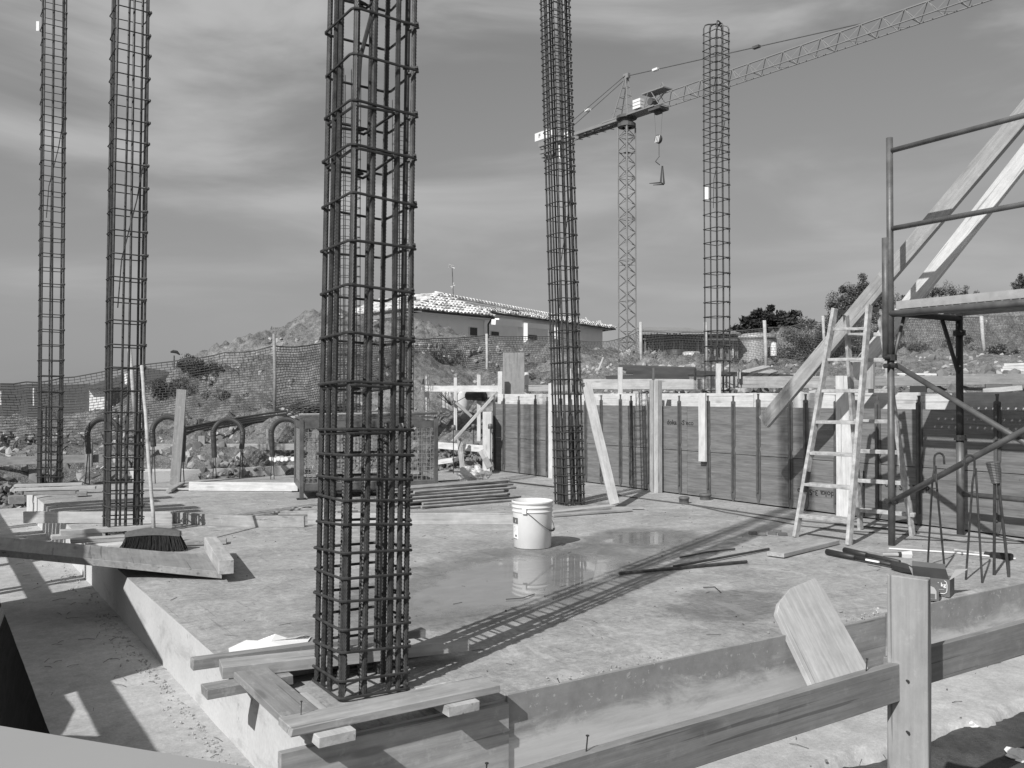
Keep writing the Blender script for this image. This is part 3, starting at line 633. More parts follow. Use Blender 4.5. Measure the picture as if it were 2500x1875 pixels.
# ================================================================ REBAR COLUMNS
def ribbed(L, r, n=8, pitch=.0135, ribh=.0019, slant=1.5):
    mb = MB(); k = int(L/pitch*2); vs = []; ring = []
    for i in range(k+1):
        z = L*i/k; rr = r+(ribh if i % 2 else -ribh*.25)
        for j in range(n):
            a = 2*math.pi*j/n; tz = math.sin(a)*pitch*slant*1.2; flat = .0 if abs(math.cos(a)) > .93 else 1; q = r+(rr-r)*flat
            vs.append((math.cos(a)*q, math.sin(a)*q, min(max(z+tz, 0), L)))
    fs = [(i*n+j, i*n+(j+1) % n, (i+1)*n+(j+1) % n, (i+1)*n+j) for i in range(k) for j in range(n)]; fs += [tuple(range(n))[::-1], tuple(k*n+j for j in range(n))]
    mb.add(vs, fs); return mb.mesh('bar', M['rust'])
def plainbar(L, r, n=6, top=None):
    mb = MB(); pts = [(0, 0, 0), (.003, -.002, L*.3), (-.002, .003, L*.7), (0, 0, L)]
    if top: pts = pts[:-1]+[(0, 0, L-.06), (top[0]*.02, top[1]*.02, L-.015), (top[0]*.06, top[1]*.06, L), (top[0]*.17, top[1]*.17, L+.012)]
    mb.tube(pts, r, n); return mb.mesh('bar', M['rust'])
def stirrup_mesh(hx, hy, r, n=6, hook=(1, -1), hl=.07, cr=.018, round_=False):
    pts = []; cs = [(1, -1), (1, 1), (-1, 1), (-1, -1)]; i0 = cs.index(hook); cs = cs[i0:]+cs[:i0]
    def arc(c, s=3):
        sx, sy = c; cx, cy = sx*(hx-cr), sy*(hy-cr); a0 = math.atan2(sy, sx); return [(cx+math.cos(a0+d)*cr*1.1, cy+math.sin(a0+d)*cr*1.1) for d in (-math.pi/4, 0, math.pi/4)]
    h = cs[0]; a = arc(h); inx, iny = -h[0]*hl*.7, -h[1]*hl*.7
    seq = [(a[0][0]+inx, a[0][1]+iny, .012)] if False else []
    path = [(a[2][0]*1.0+inx, a[2][1]+iny*.6, .010), (a[1][0], a[1][1], .010), (a[2][0], a[2][1], .006)]
    p2 = [(a[0][0]+inx*.6, a[0][1]+iny, -.010)]
    for c in cs[1:]: path += [(x, y, 0) for x, y in arc(c)]
    path += [(a[0][0], a[0][1], -.005), (a[1][0]*1.01, a[1][1]*1.01, -.008), (a[2][0]+inx*.7, a[2][1]+iny*.5, -.010)]
    mb = MB(); mb.tube(path, r, n); return mb.mesh('stirrup', M['rustfine'])
RIB = ribbed(6.4, .0096)
def column(base, la, lb, H, nb, r, label, group, zs, start=.95, lean=(0, 0), ribbar=None, sr=.0045, hooks=False, inner=False, n6=5, hook=(1, -1), jit=.05, rot=0, extra=True, tagpos=None, zstart=0.0):
    c = empty('rebar_column', base, TH+rot, label, 'rebar cage', group)
    q = Quaternion(Vector((-lean[1], lean[0], 0)).normalized(), math.hypot(*lean)) if any(lean) else Quaternion()
    c.rotation_mode = 'QUATERNION'; c.rotation_quaternion = q @ Quaternion((0, 0, 1), TH+rot)
    hx, hy = lb/2, la/2; pos = [(-hx, -hy), (hx, -hy), (hx, hy), (-hx, hy)]
    if nb >= 6: pos += [(0, -hy), (0, hy)]
    if nb >= 8: pos += [(-hx, 0), (hx, 0)]
    if nb >= 10: pos += [(-hx*.35, -hy), (hx*.45, hy)]; pos[4] = (hx*.45, -hy)
    if nb >= 12: pos += [(-hx, hy*.5), (hx, -hy*.5)]
    me0 = ribbar or plainbar(H, r, n6)
    for i, (x, y) in enumerate(pos):
        if hooks: me = plainbar(H-R.uniform(0, .05), r, n6, top=(-x/hx*.75+.2, -y/hy*.7+(.25 if i % 2 else -.2)))
        else: me = me0
        o = link('bar', me, c, loc=(x*.93, y*.93, zstart)); o.rotation_euler = (R.uniform(-.0022, .0022), R.uniform(-.0022, .0022), 0 if hooks else R.uniform(0, 6))
    if start:
        ms = ribbed(start+.06, r*1.0) if ribbar else plainbar(start+.05, r, n6)
        for i, (x, y) in enumerate(pos):
            if ribbar and i in (6, 9, 4, 10, 11): continue
            dx, dy = (.026 if x < 0 else -.026), (.022 if y < 0 else -.022)
            if i % 2: dy = 0
            else: dx = 0
            o = link('starter_bar', ms, c, loc=(x*.93+dx*(r/.008), y*.93+dy*(r/.008), zstart-R.uniform(0, .07))); o.rotation_euler = (R.uniform(-.008, .008), R.uniform(-.008, .008), R.uniform(0, 6))
    off = r+sr; st = stirrup_mesh(hx*.93+off, hy*.93+off, sr, 6 if ribbar else 4, hook)
    si = stirrup_mesh(hx*.55+off*.6, hy*.93+off, sr, 6, (1, 1)) if inner else None
    for z in zs:
        o = link('stirrup', st, c, loc=(R.uniform(-.003, .003), R.uniform(-.003, .003), z)); o.rotation_euler = (R.uniform(-jit, jit), R.uniform(-jit, jit), R.uniform(-.03, .03))
        if inner and z > .9 and R.random() < .7:
            o = link('inner_stirrup', si, c, loc=(-hx*.32, 0, z-.018)); o.rotation_euler = (R.uniform(-jit, jit), R.uniform(-jit, jit), 0)
    if extra:      # loose bent bars inside the cage
        for k in range(2 if ribbar else 1):
            z0 = R.uniform(1.4, H*.6); mb = MB(); mb.tube([(hx*.8, -hy*.5, z0+.9), (hx*.5, -hy*.2, z0+.6), (-hx*.3, hy*.1, z0+.1), (-hx*.5, 0, z0-.3)], r*(.9 if ribbar else .5), 6); link('tie_bar', mb.mesh('tie_bar', M['rust']), c)
    if tagpos:
        x, y, z, w_, h_ = tagpos; mb = MB(); mb.bx(x-w_/2, x+w_/2, y-.002, y+.002, z-h_/2, z+h_/2); o = link('paper_label', mb.mesh('paper_label', M['paper']), c); o.rotation_euler = (0, 0, -TH)
    return c
def zlist(segs, H):
    z = []; cur = segs[0][0]
    for (z0, z1, s) in segs:
        cur = z0
        while cur < z1-.3*s: z.append(cur+R.uniform(-.008, .008)); cur += s
    return z
mz = [.012, .069, .164, .257, .348, .439, .525, .625, .723, .799, .889, .985, 1.160, 1.338, 1.519, 1.693, 1.866, 2.052, 2.227, 2.405]+[2.405+.18*k for k in range(1, 21)]
GR = 'rebar cages standing on the slab'
column(S(.412, .348, 0), .285, .268, 6.4, 12, .0094, 'nearest rebar cage with thick ribbed bars, boxed in by planks at the slab corner', GR, mz, .97, lean=(.007, .048), ribbar=RIB, sr=.0056, inner=True, hook=(1, -1), jit=.035)
mb = MB(); mb.tube([Vector((0, 0, 0)), Vector((.02, .01, .35)), Vector((.06, .02, .5)), Vector((.07, .02, 1.0))], .008, 6)
column(G(299, 1303), .27, .258, 6.5, 8, .0100, 'rebar cage at the left slab edge beside the broom', GR, zlist([(.03, .95, .10), (.98, 6.4, .182)], 0), .95, lean=(.002, .02), sr=.0052, n6=7, jit=.02, hook=(1, -1))
column(G(121, 1187), .27, .255, 6.5, 8, .0105, 'farthest left rebar cage standing on the far corner of the slab', GR, zlist([(.03, .95, .10), (.98, 6.4, .19)], 0), .95, lean=(-.008, .02), sr=.0056, n6=6, jit=.02, tagpos=(-.135, -.13, 5.72, .035, .12))
column(G(1391, 1231), .225, .225, 6.5, 12, .0098, 'tall dense rebar cage with many thin bars beside the warped brace board', GR, zlist([(.03, .80, .09), (.80, 3.5, .165), (3.5, 6.4, .072)], 0), .9, lean=(-.028, .01), sr=.0052, n6=6, jit=.03, tagpos=(-.02, -.13, 3.62, .035, .14))
c5 = D(1751, 968, 12.3); column(Vector((c5.x, c5.y, .9)), .25, .25, 5.35, 8, .0095, 'rebar cage behind the wall whose hooked bar tops are in view', 'rebar cages beyond the slab', [z-.9 for z in zlist([(1.0, 1.6, .2), (1.6, 4.3, .2), (4.35, 6.15, .108)], 0)], 0, sr=.006, n6=5, hooks=True, jit=.02, tagpos=(-.15, -.06, 2.98, .05, .17))
c6 = D(850, 968, 13.8); column(Vector((c6.x, c6.y, .0)), .28, .28, 6.1, 8, .0075, 'thin distant rebar cage seen through the left half of the nearest cage', 'rebar cages beyond the slab', zlist([(.1, 5.5, .15)], 0), 0, sr=.0045, n6=5, jit=.03, extra=False)
c7 = D(983, 968, 15.2); column(Vector((c7.x, c7.y, .2)), .28, .28, 5.95, 8, .0075, 'thin distant rebar cage seen through the right half of the nearest cage', 'rebar cages beyond the slab', zlist([(.1, 5.6, .15)], 0), 0, sr=.0045, n6=5, jit=.05, extra=False)
# ================================================================ PLANKS BOXING IN THE COLUMN FEET
GP = 'planks boxing in the nearest rebar cage'
T_ = .027
tplank('grey plank laid along the front slab edge before the nearest cage', 'plank', GP, S(-.035, -.105, .068), S(-.028, .665, .068), A_, .125, T_, M['wood'])
tplank('short grey plank on the left edge beside the nearest cage', 'plank', GP, S(.03, -.03, .066), S(.62, -.02, .066), B_, .125, T_, M['wood_grey'])
tplank('thick grey plank behind the nearest cage, sticking out at left', 'plank', GP, S(.655, -.115, .078), S(.50, .86, .07), A_, .12, .045, M['wood'])
tplank('thin dark batten farthest behind the nearest cage', 'batten', GP, S(.865, -.17, .055), S(.815, .83, .045), A_, .05, .042, M['wood_grey'])
tplank('board end lying in the cage shadow right of the nearest cage', 'plank', GP, S(.70, .1, .026), S(.68, .80, .024), A_, .11, .04, M['wood_grey'])
tplank('stub of batten jutting over the form below the front plank, left one', 'batten', 'batten stubs under the front plank', S(-.14, .03, .036), S(.30, .03, .036), B_, .125, .034, M['wood_light'])
tplank('stub of batten jutting over the form below the front plank, right one', 'batten', 'batten stubs under the front plank', S(-.12, .50, .036), S(.13, .50, .036), B_, .125, .034, M['wood_light'])
tplank('stub of batten jutting out over the left slab face', 'batten', None, S(.56, -.20, .034), S(.56, .12, .034), A_, .085, .036, M['wood_grey'])
# front edge boards of the slab form
GE = 'edge boards of the slab form'
tplank('edge board of the slab form under the nearest cage', 'board', GE, S(-.016, -.115, -.15), S(-.016, .74, -.15), Z_, .27, .028, M['formed' if 0 else 'wood'], bv=.001)
tplank('long stained edge board of the slab form in mid front', 'board', GE, S(-.008, .745, -.135), S(-.008, 2.62, -.135), Z_, .29, .014, M['edge'], bv=.001)
tplank('knotted edge board of the slab form behind the carton', 'board', GE, S(-.010, 2.625, -.14), S(-.010, 3.02, -.14), Z_, .27, .018, M['wood_grey'], bv=.001)
tplank('stained edge board of the slab form at the right frame edge', 'board', GE, S(-.008, 3.025, -.135), S(-.008, 5.5, -.135), Z_, .29, .014, M['edge'], bv=.001)
# nails
def nail(label, p, h=.05, tilt=(.0, .0), grp='nails left standing in the timber'):
    mb = MB(); mb.tube([(0, 0, -.01), (tilt[0], tilt[1], h)], .0016, 6); mb.tube([(tilt[0], tilt[1], h), (tilt[0]*1.05, tilt[1]*1.05, h+.0015)], .004, 8)
    o = link('nail', mb.mesh('nail', M['darksteel']), loc=p); return tag(o, label, 'nail', grp)
nail('nail standing in the plank corner left of the nearest cage', S(.01, -.035, .08), .045, (.003, -.006)); nail('nail standing in the front edge board right of the nearest cage', S(-.012, 1.0, -.005), .03, (-.02, 0))
# ---- column 2 foot
GP2 = 'planks boxing in the left rebar cage'
def gpl(label, u0, v0, u1, v1, z, w_, t, mat, grp, cat='plank', side=None, z1=None, near=True):
    p, q = G(u0, v0, z), G(u1, v1, z if z1 is None else z1); d = (q-p); d.z = 0; d.normalize(); sd = Vector((-d.y, d.x, 0))
    if near: p = p+sd*w_/2; q = q+sd*w_/2           # sightings are of the near edge
    p.z -= t/2; q.z -= t/2
    return tplank(label, cat, grp, p, q, sd, w_, t, M[mat])
gpl('long pale plank in front of the left cage under the broom head', 172, 1318, 446, 1300, .075, .10, .03, 'wood_light', GP2)
gpl('pale plank behind the left cage pointing off the slab edge', 147, 1296, 421, 1279, .075, .09, .035, 'wood_light', GP2)
gpl('short pale plank end jutting left of the left cage', 126, 1309, 250, 1300, .04, .10, .03, 'wood_light', GP2)
gpl('pale board below the planks at the foot of the left cage', 205, 1331, 300, 1327, .035, .09, .03, 'wood_white', GP2)
gpl('plank lying right of the broom', 430, 1323, 552, 1318, .035, .10, .03, 'wood', GP2)
gpl('thin plank with notched end in front of the left cage', 262, 1333, 320, 1330, .03, .10, .028, 'wood_light', GP2)
# ---- column 1 foot
GP1 = 'planks boxing in the farthest left cage'
gpl('pale plank in front of the farthest left cage', 35, 1193, 232, 1188, .075, .1, .03, 'wood_light', GP1)
gpl('pale plank behind the farthest left cage', 33, 1184, 200, 1179, .05, .1, .03, 'wood_light', GP1)
gpl('plank along the slab edge below the farthest left cage', 58, 1201, 185, 1199, .035, .12, .035, 'wood_grey', GP1)
gpl('short dark offcut on the planks right of the farthest left cage', 186, 1203, 212, 1202, .05, .14, .04, 'wood_grey', GP1)
gpl('grey board sticking out left of the far slab corner', 22, 1212, 60, 1210, .0, .12, .09, 'wood_grey', GP1)
# ---- column 4 foot
GP4 = 'planks round the tall dense cage'
gpl('pale plank before the tall dense cage behind the bucket', 1350, 1250, 1503, 1234, .04, .10, .027, 'wood_light', GP4)
gpl('flat weathered plank right of the bucket in two lengths', 1352, 1257, 1545, 1243, .025, .10, .02, 'wood', GP4)
gpl('short cross plank at the foot of the brace board', 1420, 1240, 1572, 1239, .022, .09, .018, 'wood', GP4)
gpl('plank on the slab beside the far end of the bar bundle', 1080, 1256, 1352, 1246, .04, .11, .025, 'wood', GP4)
gpl('plank left of the nearest cage under the bar bundle', 905, 1258, 1150, 1249, .025, .16, .02, 'wood_grey', GP4)
# boards standing on edge across the slab
def edgeb(label, u0, v0, u1, v1, h, mat, t=.027, z=0, **k):
    p, q = G(u0, v0, z), G(u1, v1, z); p.z = q.z = z+h/2; return tplank(label, 'board', 'boards standing on edge across the slab', p, q, Z_, h, t, M[mat], name='board', **k)
edgeb('pale board on edge overhanging the left slab side', 58, 1277, 424, 1277, .10, 'wood_light')
edgeb('bent grey board on edge striped by cage shadows', 424, 1276, 744, 1287, .095, 'wood', bow=.10)
edgeb('long straight pale board on edge behind the bucket', 752, 1281, 1330, 1281, .10, 'wood_light')
# loose panel sticking out over the left edge with a timber across its end
NR, FR, NL, FL = G(542, 1396, .05), G(511, 1356, .05), G(-130, 1329, .20), G(-130, 1300, .22)
mb = [NR, FR, FL, NL]; pboard('formwork_sheet', mb, (0, 0, 1), .042, M['lacq']); o = bpy.context.scene.objects['formwork_sheet']; tag(o, 'wide weathered formwork sheet jutting out over the left slab edge', 'sheet')
p, q = G(553, 1399, .06), G(514, 1338, .06); p.z = q.z = .095; tplank('squared timber lying across the end of the formwork sheet', 'timber', None, p, q, (1, 0, 0), .085, .085, M['wood_light'], name='squared_timber')
# ================================================================ RAIL AND STAKE IN FRONT
zt = lambda b: .333+.011*(b-.5)
rl = empty('guard_rail', S(-1.235, 1.33, -.4), TH, 'long dark edge-on rail board nailed to a stake before the slab', 'guard rail')
RM = (Matrix.Translation(S(-1.235, 1.33, -.4)) @ Matrix.Rotation(TH, 4, 'Z')).inverted()
plank('rail_board', RM @ S(-1.235, -2.2, zt(-2.2)-.054), RM @ S(-1.235, 1.375, zt(1.33)-.054), RM.to_3x3() @ Z_, .108, .027, M['wood_rail'], rl)
plank('rail_board', RM @ S(-1.20, 1.30, zt(1.33)-.050), RM @ S(-1.22, 4.2, zt(4.2)-.054), RM.to_3x3() @ Z_, .108, .027, M['wood_rail'], rl)
p0 = D(2219, 1408, 2.60); pb = Vector((p0.x+.004, 2.62, -.55))
plank('stake', RM @ pb, RM @ p0, RM.to_3x3() @ Vector((.80, -.60, 0)), .110, .042, M['stakewood'], rl)
for (u, v) in ((2218, 1664), (2219, 1790)):
    c = D(u, v, 2.58); mb = MB(); mb.tube([c, c+Vector((0, .02, 0))], .0035, 8); mb.v = [tuple(RM @ Vector(q)) for q in mb.v]; link('nail', mb.mesh('nail', M['darksteel']), rl)
for b in (.16, -.1, 1.15):
    mb = MB(); q = S(-1.237, b, zt(b)); mb.tube([q, q+Vector((.003, 0, .034))], .0016, 6); mb.tube([q+Vector((.003, 0, .034)), q+Vector((.003, 0, .036))], .004, 8); mb.v = [tuple(RM @ Vector(x)) for x in mb.v]; link('nail', mb.mesh('nail', M['darksteel']), rl)
# far stakes of the same rail out of view keep it up
for b in (-1.6, 3.9):
    plank('stake', RM @ S(-1.265, b, -.55), RM @ S(-1.265, b, .5), RM.to_3x3() @ B_, .10, .026, M['wood_light'], rl)
# broad board leaning on the slab edge
n_ = (S(-.02, 0, 0)-S(-.25, 0, -.3)).normalized().cross(B_).normalized()
if n_.y > 0: n_ = -n_
pp = S(-.035, 0, .0); pts = [P(u, v, pp, n_) for (u, v) in ((1990, 1690), (1897, 1497), (1903, 1470), (1930, 1436), (1990, 1411), (2013, 1440), (2128, 1645), (2100, 1690))]
o = pboard('leaning_board', pts, n_, .027, M['wood_light']); tag(o, 'broad pale board with clipped corner leaning on the front slab edge', 'board')
# pale board close to the camera, lower left
pts = [G(-420, 1700, .52), G(640, 1876, .52), G(760, 2500, .52), G(-420, 2500, .52)]
o = pboard('form_board', pts, (0, 0, 1), .03, M['smooth'], bv=.003); tag(o, 'smooth pale board close to the camera at the lower left corner', 'board')
plank('prop', Vector((-.45, 1.0, -.42)), Vector((-.45, 1.0, .49)), (1, 0, 0), .06, .06, M['wood'], wob=.001); tag(bpy.context.scene.objects['prop'], 'short prop under the smooth board near the camera', 'prop')
# small things on the strip under the rail
o = gpl('thin dark lath on the ground under the rail board', 2030, 1756, 2163, 1714, -.285, .025, .012, 'wood_dark', None, 'lath')
def part(name, mb, mat, par, kind=None, smooth=False, org=None):
    if org is not None: mb.v = [tuple(Vector(p)-org) for p in mb.v]
    o = link(name, mb.mesh(name, mat, smooth), par)
    if kind: o['kind'] = kind
    return o
# ================================================================ STEPLADDER
FL_, FR_, RL_, RR_ = G(1942, 1311), G(2072, 1331), G(2101, 1293), G(2228, 1308)
TL_, TR_ = D(2038, 762, 7.10), D(2122, 757, 7.04)
la = empty('stepladder', (FL_+RR_)/2, 0, 'wooden stepladder spattered with paint, standing open on the slab', 'stepladder'); lo = Vector(la.location)
def lplank(name, p, q, side, w_, t, mat='ladder'): return plank(name, Vector(p)-lo, Vector(q)-lo, side, w_, t, M[mat], la, wob=.0015)
fd = (FR_-FL_).normalized()
lplank('stile', FL_, TL_+Vector((0, 0, .03)), fd.cross(Z_), .055, .028); lplank('stile', FR_, TR_+Vector((0, 0, .04)), fd.cross(Z_), .055, .028)
TL2, TR2 = TL_+Vector((.10, .03, -.02)), TR_+Vector((.10, .04, -.03))
lplank('rear_stile', RL_, TL2, fd.cross(Z_), .05, .026); lplank('rear_stile', RR_, TR2, fd.cross(Z_), .05, .026)
def at_z(p, q, z): return Vector(p).lerp(Vector(q), (z-p.z)/(q.z-p.z))
for z in (.17, .42, .665, .91, 1.155, 1.40, 1.64):
    a_, b_ = at_z(FL_, TL_, z), at_z(FR_, TR_, z); d = (b_-a_).normalized(); lplank('rung', a_+d*.01, b_-d*.01, (.3, 1, .1), .06, .022)
for z in (.17, .42, .665, .91, 1.155, 1.40, 1.60):
    a_, b_ = at_z(RL_, TL2, z), at_z(RR_, TR2, z); d = (b_-a_).normalized(); lplank('rung', a_+d*.008, b_-d*.008+(d*.05 if z < .2 else d*0), (.3, 1, .1), .035, .03)
for p in (TL_, TR_):
    mb = MB(); mb.lathe([(0, -.02), (.022, -.02), (.022, .02), (0, .02)], 12); mb.v = [(v[0]+p.x-lo.x+.05, v[2]+p.y-lo.y, v[1]+p.z-lo.z-.0) for v in mb.v]; part('hinge', mb, M['darksteel'], la)
mb = MB(); mb.tube([at_z(FL_, TL_, .36)-lo, at_z(FL_, TL_, .52)-lo], .031, 5); part('patch_wrap', mb, M['rubber'], la)
mb = MB(); mb.tube([at_z(RL_, TL2, .45)-lo, at_z(RL_, TL2, .95)-lo+Vector((-.02, 0, 0))], .009, 5); mb.tube([at_z(RL_, TL2, .12)-lo+Vector((.03, -.02, 0)), at_z(RL_, TL2, .50)-lo+Vector((.05, -.02, 0))], .007, 5); part('hanging_strap', mb, M['rubber'], la)
# ================================================================ SCAFFOLD
A1, A0 = 1.27, -.55; BF, BK = 4.99, 5.90; scf = empty('scaffold', S(A1, BF, 0), 0, 'tubular steel scaffold bay with perforated deck before the wall', 'scaffold'); so = Vector(scf.location)
def stube(name, pts, r, mat='galv', n=12):
    mb = MB(); mb.tube([Vector(p)-so for p in pts], r, n); return part(name, mb, M[mat], scf, smooth=True)
for a in (A1, A0):
    stube('post', [S(a, BF, 0), S(a, BF, 1.42)], .0255); stube('guard_post', [S(a, BF, 1.38), S(a, BF, 3.05)], .0245); stube('sleeve', [S(a+.028, BF-.016, 1.405), S(a+.028, BF-.016, 2.30)], .026)
    stube('post', [S(a, BK, 0), S(a, BK, .80)], .030, 'galv'); stube('post', [S(a, BK, .80), S(a, BK, 1.76)], .028, 'galv_dark')
    stube('transom', [S(a, BF, 1.735), S(a, BK, 1.735)], .024, 'galv_dark')
    stube('knee_brace', [S(a, BF+.02, 1.36), S(a, BF+.17, 1.72)], .013, 'galv'); stube('knee_brace', [S(a, BK-.02, 1.30), S(a, BK-.24, 1.72)], .016, 'galv_dark')
    stube('cross_rail', [S(a, BK, .33), S(a-1.8, BK, .33)], .022) if a == A1 else None
    for (b, z, rr) in ((BF, 1.40, .045), (BK, .78, .046), (BK, 1.62, .048)):
        mb = MB(); p = S(a, b, z)-so; mb.lathe([(.03, -.022), (rr, -.022), (rr, .022), (.03, .022)], 10, p); 
        for sx in (-1, 1):
            c = p+A_*sx*.02-B_*.045 if b == BF else p+A_*.04*sx; mb.tube([c, c+Vector((sx*.045, 0, 0))], .012, 6)
        part('coupler', mb, M['darksteel'], scf)
for z in (2.97, 2.385): stube('guard_rail_tube', [S(A1-.02, BF, z-.02), S(A0, BF, z)], .019)
stube('ledger', [S(A1+.0, BF, 1.727), S(A0-.05, BF, 1.727)], .026)
stube('diagonal_brace', [S(A1-.03, BF+.02, 1.345), S(-.52, BF+.02, .33)], .020); stube('diagonal_brace', [S(A1-.02, BF-.02, .33), S(-.52, BF-.02, 1.36)], .021)
for z in (1.34, .33):
    mb = MB(); p = S(A1-.01, BF-.02, z)-so; mb.tube([p-A_*.05, p+A_*.05], .018, 8); mb.tube([p-B_*.05, p+B_*.04], .014, 8); part('coupler', mb, M['darksteel'], scf)
# perforated steel decks
def deck(b0, b1, zt_):
    mb = MB(); L0, L1 = A0-.05, A1-.03; cell = .06; hole = .006; nb_ = int((b1-b0)/cell); na_ = int((L1-L0)/cell)
    xs_ = [b0]; 
    for i in range(nb_): c = b0+(i+.5)*(b1-b0)/nb_; xs_ += [c-hole, c+hole]
    xs_ += [b1]; ys_ = [L0]
    for i in range(na_): c = L0+(i+.5)*(L1-L0)/na_; ys_ += [c-hole, c+hole]
    ys_ += [L1]; vs = [tuple(S(y, x, zt_-.004)-so) for y in ys_ for x in xs_]; nx_ = len(xs_); fs = []
    for j in range(len(ys_)-1):
        for i in range(nx_-1):
            if i % 2 == 1 and j % 2 == 1: continue
            fs.append((j*nx_+i, j*nx_+i+1, (j+1)*nx_+i+1, (j+1)*nx_+i))
    mb.add(vs, fs)
    for b_ in (b0, b1): mb.box(S((L0+L1)/2, b_, zt_-.03)-so, A_*(L1-L0)/2, B_*.0018, Z_*.03)
    for a_ in (L0, L1): mb.box(S(a_, (b0+b1)/2, zt_-.03)-so, A_*.0018, B_*(b1-b0)/2, Z_*.03)
    for k in (1, 2): bb = b0+(b1-b0)*k/3; mb.box(S((L0+L1)/2, bb, zt_-.018)-so, A_*(L1-L0)/2, B_*.004, Z_*.012)
    return part('deck_plank', mb, M['galv_light'], scf)
deck(BF+.025, BF+.325, 1.822); deck(BF+.335, BF+.635, 1.822); deck(BF+.645, BF+.90, 1.815)
# two long boards leaning behind the scaffold
tplank('long grey board leaning behind the scaffold, the upper and longer one', 'board', 'long boards leaning behind the scaffold', S(2.93, 5.5, .87), S(-.25, 5.5, 3.88), (Z_+A_*.95), .135, .045, M['wood'], name='leaning_plank')
tplank('long pale board leaning behind the scaffold, the lower and brighter one', 'board', 'long boards leaning behind the scaffold', S(2.27, 5.92, 1.30), S(.0, 5.97, 3.78), (Z_+A_*.95), .135, .045, M['wood_white'], name='leaning_plank')
# ================================================================ BUCKET
bc = G(1300, 1334); bk = empty('bucket', (bc.x, bc.y, 0), math.radians(20), 'white plastic bucket with wire handle standing in the puddle', 'bucket')
mb = MB(); mb.lathe([(.0, .012), (.124, .012), (.130, .004), (.133, .0), (.137, .004), (.146, .255), (.1475, .262), (.152, .264), (.1525, .270), (.148, .274), (.148, .293), (.1535, .295), (.154, .302), (.149, .305), (.1495, .322), (.1545, .324), (.155, .340), (.1515, .343), (.148, .340), (.1475, .30), (.143, .25), (.131, .02), (0, .02)], 64); part('body', mb, M['white'], bk, smooth=True)
mb = MB(); mb.lathe([(0, .06), (.134, .06)], 32); part('contents', mb, M['formed'], bk)
cam_dir = math.atan2(-bc.y, -bc.x)-math.radians(20)     # local angle towards the camera
for s_ in (-1, 1):
    aa = cam_dir+s_*math.pi/2+.0-.30*1; c = Vector((math.cos(aa)*.157, math.sin(aa)*.157, .283)) if False else None
ha = cam_dir-.38; e0 = Vector((math.cos(ha)*.157, math.sin(ha)*.157, .278)); e1 = Vector((-math.cos(ha)*.157, -math.sin(ha)*.157, .278))
for e in (e0, e1):
    mb = MB(); dn = Vector((e.x, e.y, 0)).normalized(); mb.box(e, dn*.007, dn.cross(Z_)*.017, Z_*.022); bevel(part('handle_lug', mb, M['white'], bk), .003)
sidev = Vector((math.cos(ha+math.pi/2), math.sin(ha+math.pi/2), 0))     # handle hangs to the right
pts = []
for k in range(25):
    t_ = math.pi*k/24; cx_ = math.cos(t_)*.160; sy_ = math.sin(t_)*.165; dr = math.radians(-42)
    p = Vector((math.cos(ha), math.sin(ha), 0))*cx_+sidev*(math.sin(t_)*.160)+Z_*(.278-.150*math.sin(t_)**1.3); pts.append(p)
mb = MB(); mb.tube(pts, .0022, 6); h_ = part('wire_handle', mb, M['darksteel'], bk, smooth=True)
mb = MB(); mb.tube(pts[10:15], .008, 8); o = link('handle_grip', mb.mesh('handle_grip', M['rubber'], True), h_)
def band(name, r0, r1, z0, z1, a0, a1, mat, poly=None):
    mb = MB(); n = 10; vs = []
    for i in range(n+1):
        a = a0+(a1-a0)*i/n; vs += [(math.cos(a)*r0, math.sin(a)*r0, z0), (math.cos(a)*r1, math.sin(a)*r1, z1)]
    mb.add(vs, [(2*i, 2*i+2, 2*i+3, 2*i+1) for i in range(n)]); return part(name, mb, M[mat], bk)
lc = cam_dir-1.45
band('label', .1404, .1434, .07, .165, lc, lc+.62, 'paper'); band('label_bar', .1440, .1458, .178, .222, lc-.05, lc+.62, 'inkgrey'); band('label_print', .1412, .1417, .082, .098, lc+.34, lc+.50, 'inkgrey'); band('label_edge', .1400, .1402, .064, .068, lc, lc+.50, 'inkgrey')
for k in range(5): band('label_line', .1418+k*.0006, .1421+k*.0006, .115+k*.01, .117+k*.01, lc+.05, lc+.5, 'galv_light')
me = textmesh('i', .03, M['paper']); o = link('label_letter', me, bk); aa = lc+.45; o.location = (math.cos(aa)*.1465, math.sin(aa)*.1465, .198); o.rotation_euler = (math.pi/2, 0, aa+math.pi/2)
# ================================================================ WIRE MESH CONTAINER
c0 = G(736, 1219); c1 = G(1064, 1208); gd = (c1-c0); gL = gd.length; gd.normalize(); gn = Vector((-gd.y, gd.x, 0)); ga = math.atan2(gd.y, gd.x)
gb = empty('mesh_container', (c0.x, c0.y, 0), ga, 'rusty wire mesh pallet container behind the nearest rebar cage', 'container')
W_, Dp, Hh = gL, .82, .86
for (x, y) in ((0, 0), (W_, 0), (0, Dp), (W_, Dp)):
    mb = MB(); mb.bx(x-.022, x+.022, y-.022, y+.022, 0, Hh); bevel(part('corner_post', mb, M['galv'], gb), .003)
for (x0, x1, y0, y1) in ((0, W_, 0, 0), (0, W_, Dp, Dp), (0, 0, 0, Dp), (W_, W_, 0, Dp)):
    for z, h in ((.13, .075), (Hh-.06, .075), (Hh+.01, .02)):
        mb = MB(); mb.bx(x0-.012+(.035 if x0 != x1 else 0), x1+.012-(.035 if x0 != x1 else 0), y0-.012+(.035 if y0 != y1 else 0), y1+.012-(.035 if y0 != y1 else 0), z-h/2, z+h/2); part('rail', mb, M['galv'], gb)
mb = MB(); mb.bx(W_*.23-.025, W_*.23+.025, -.016, .012, .1, Hh); part('mid_post', mb, M['galv'], gb)
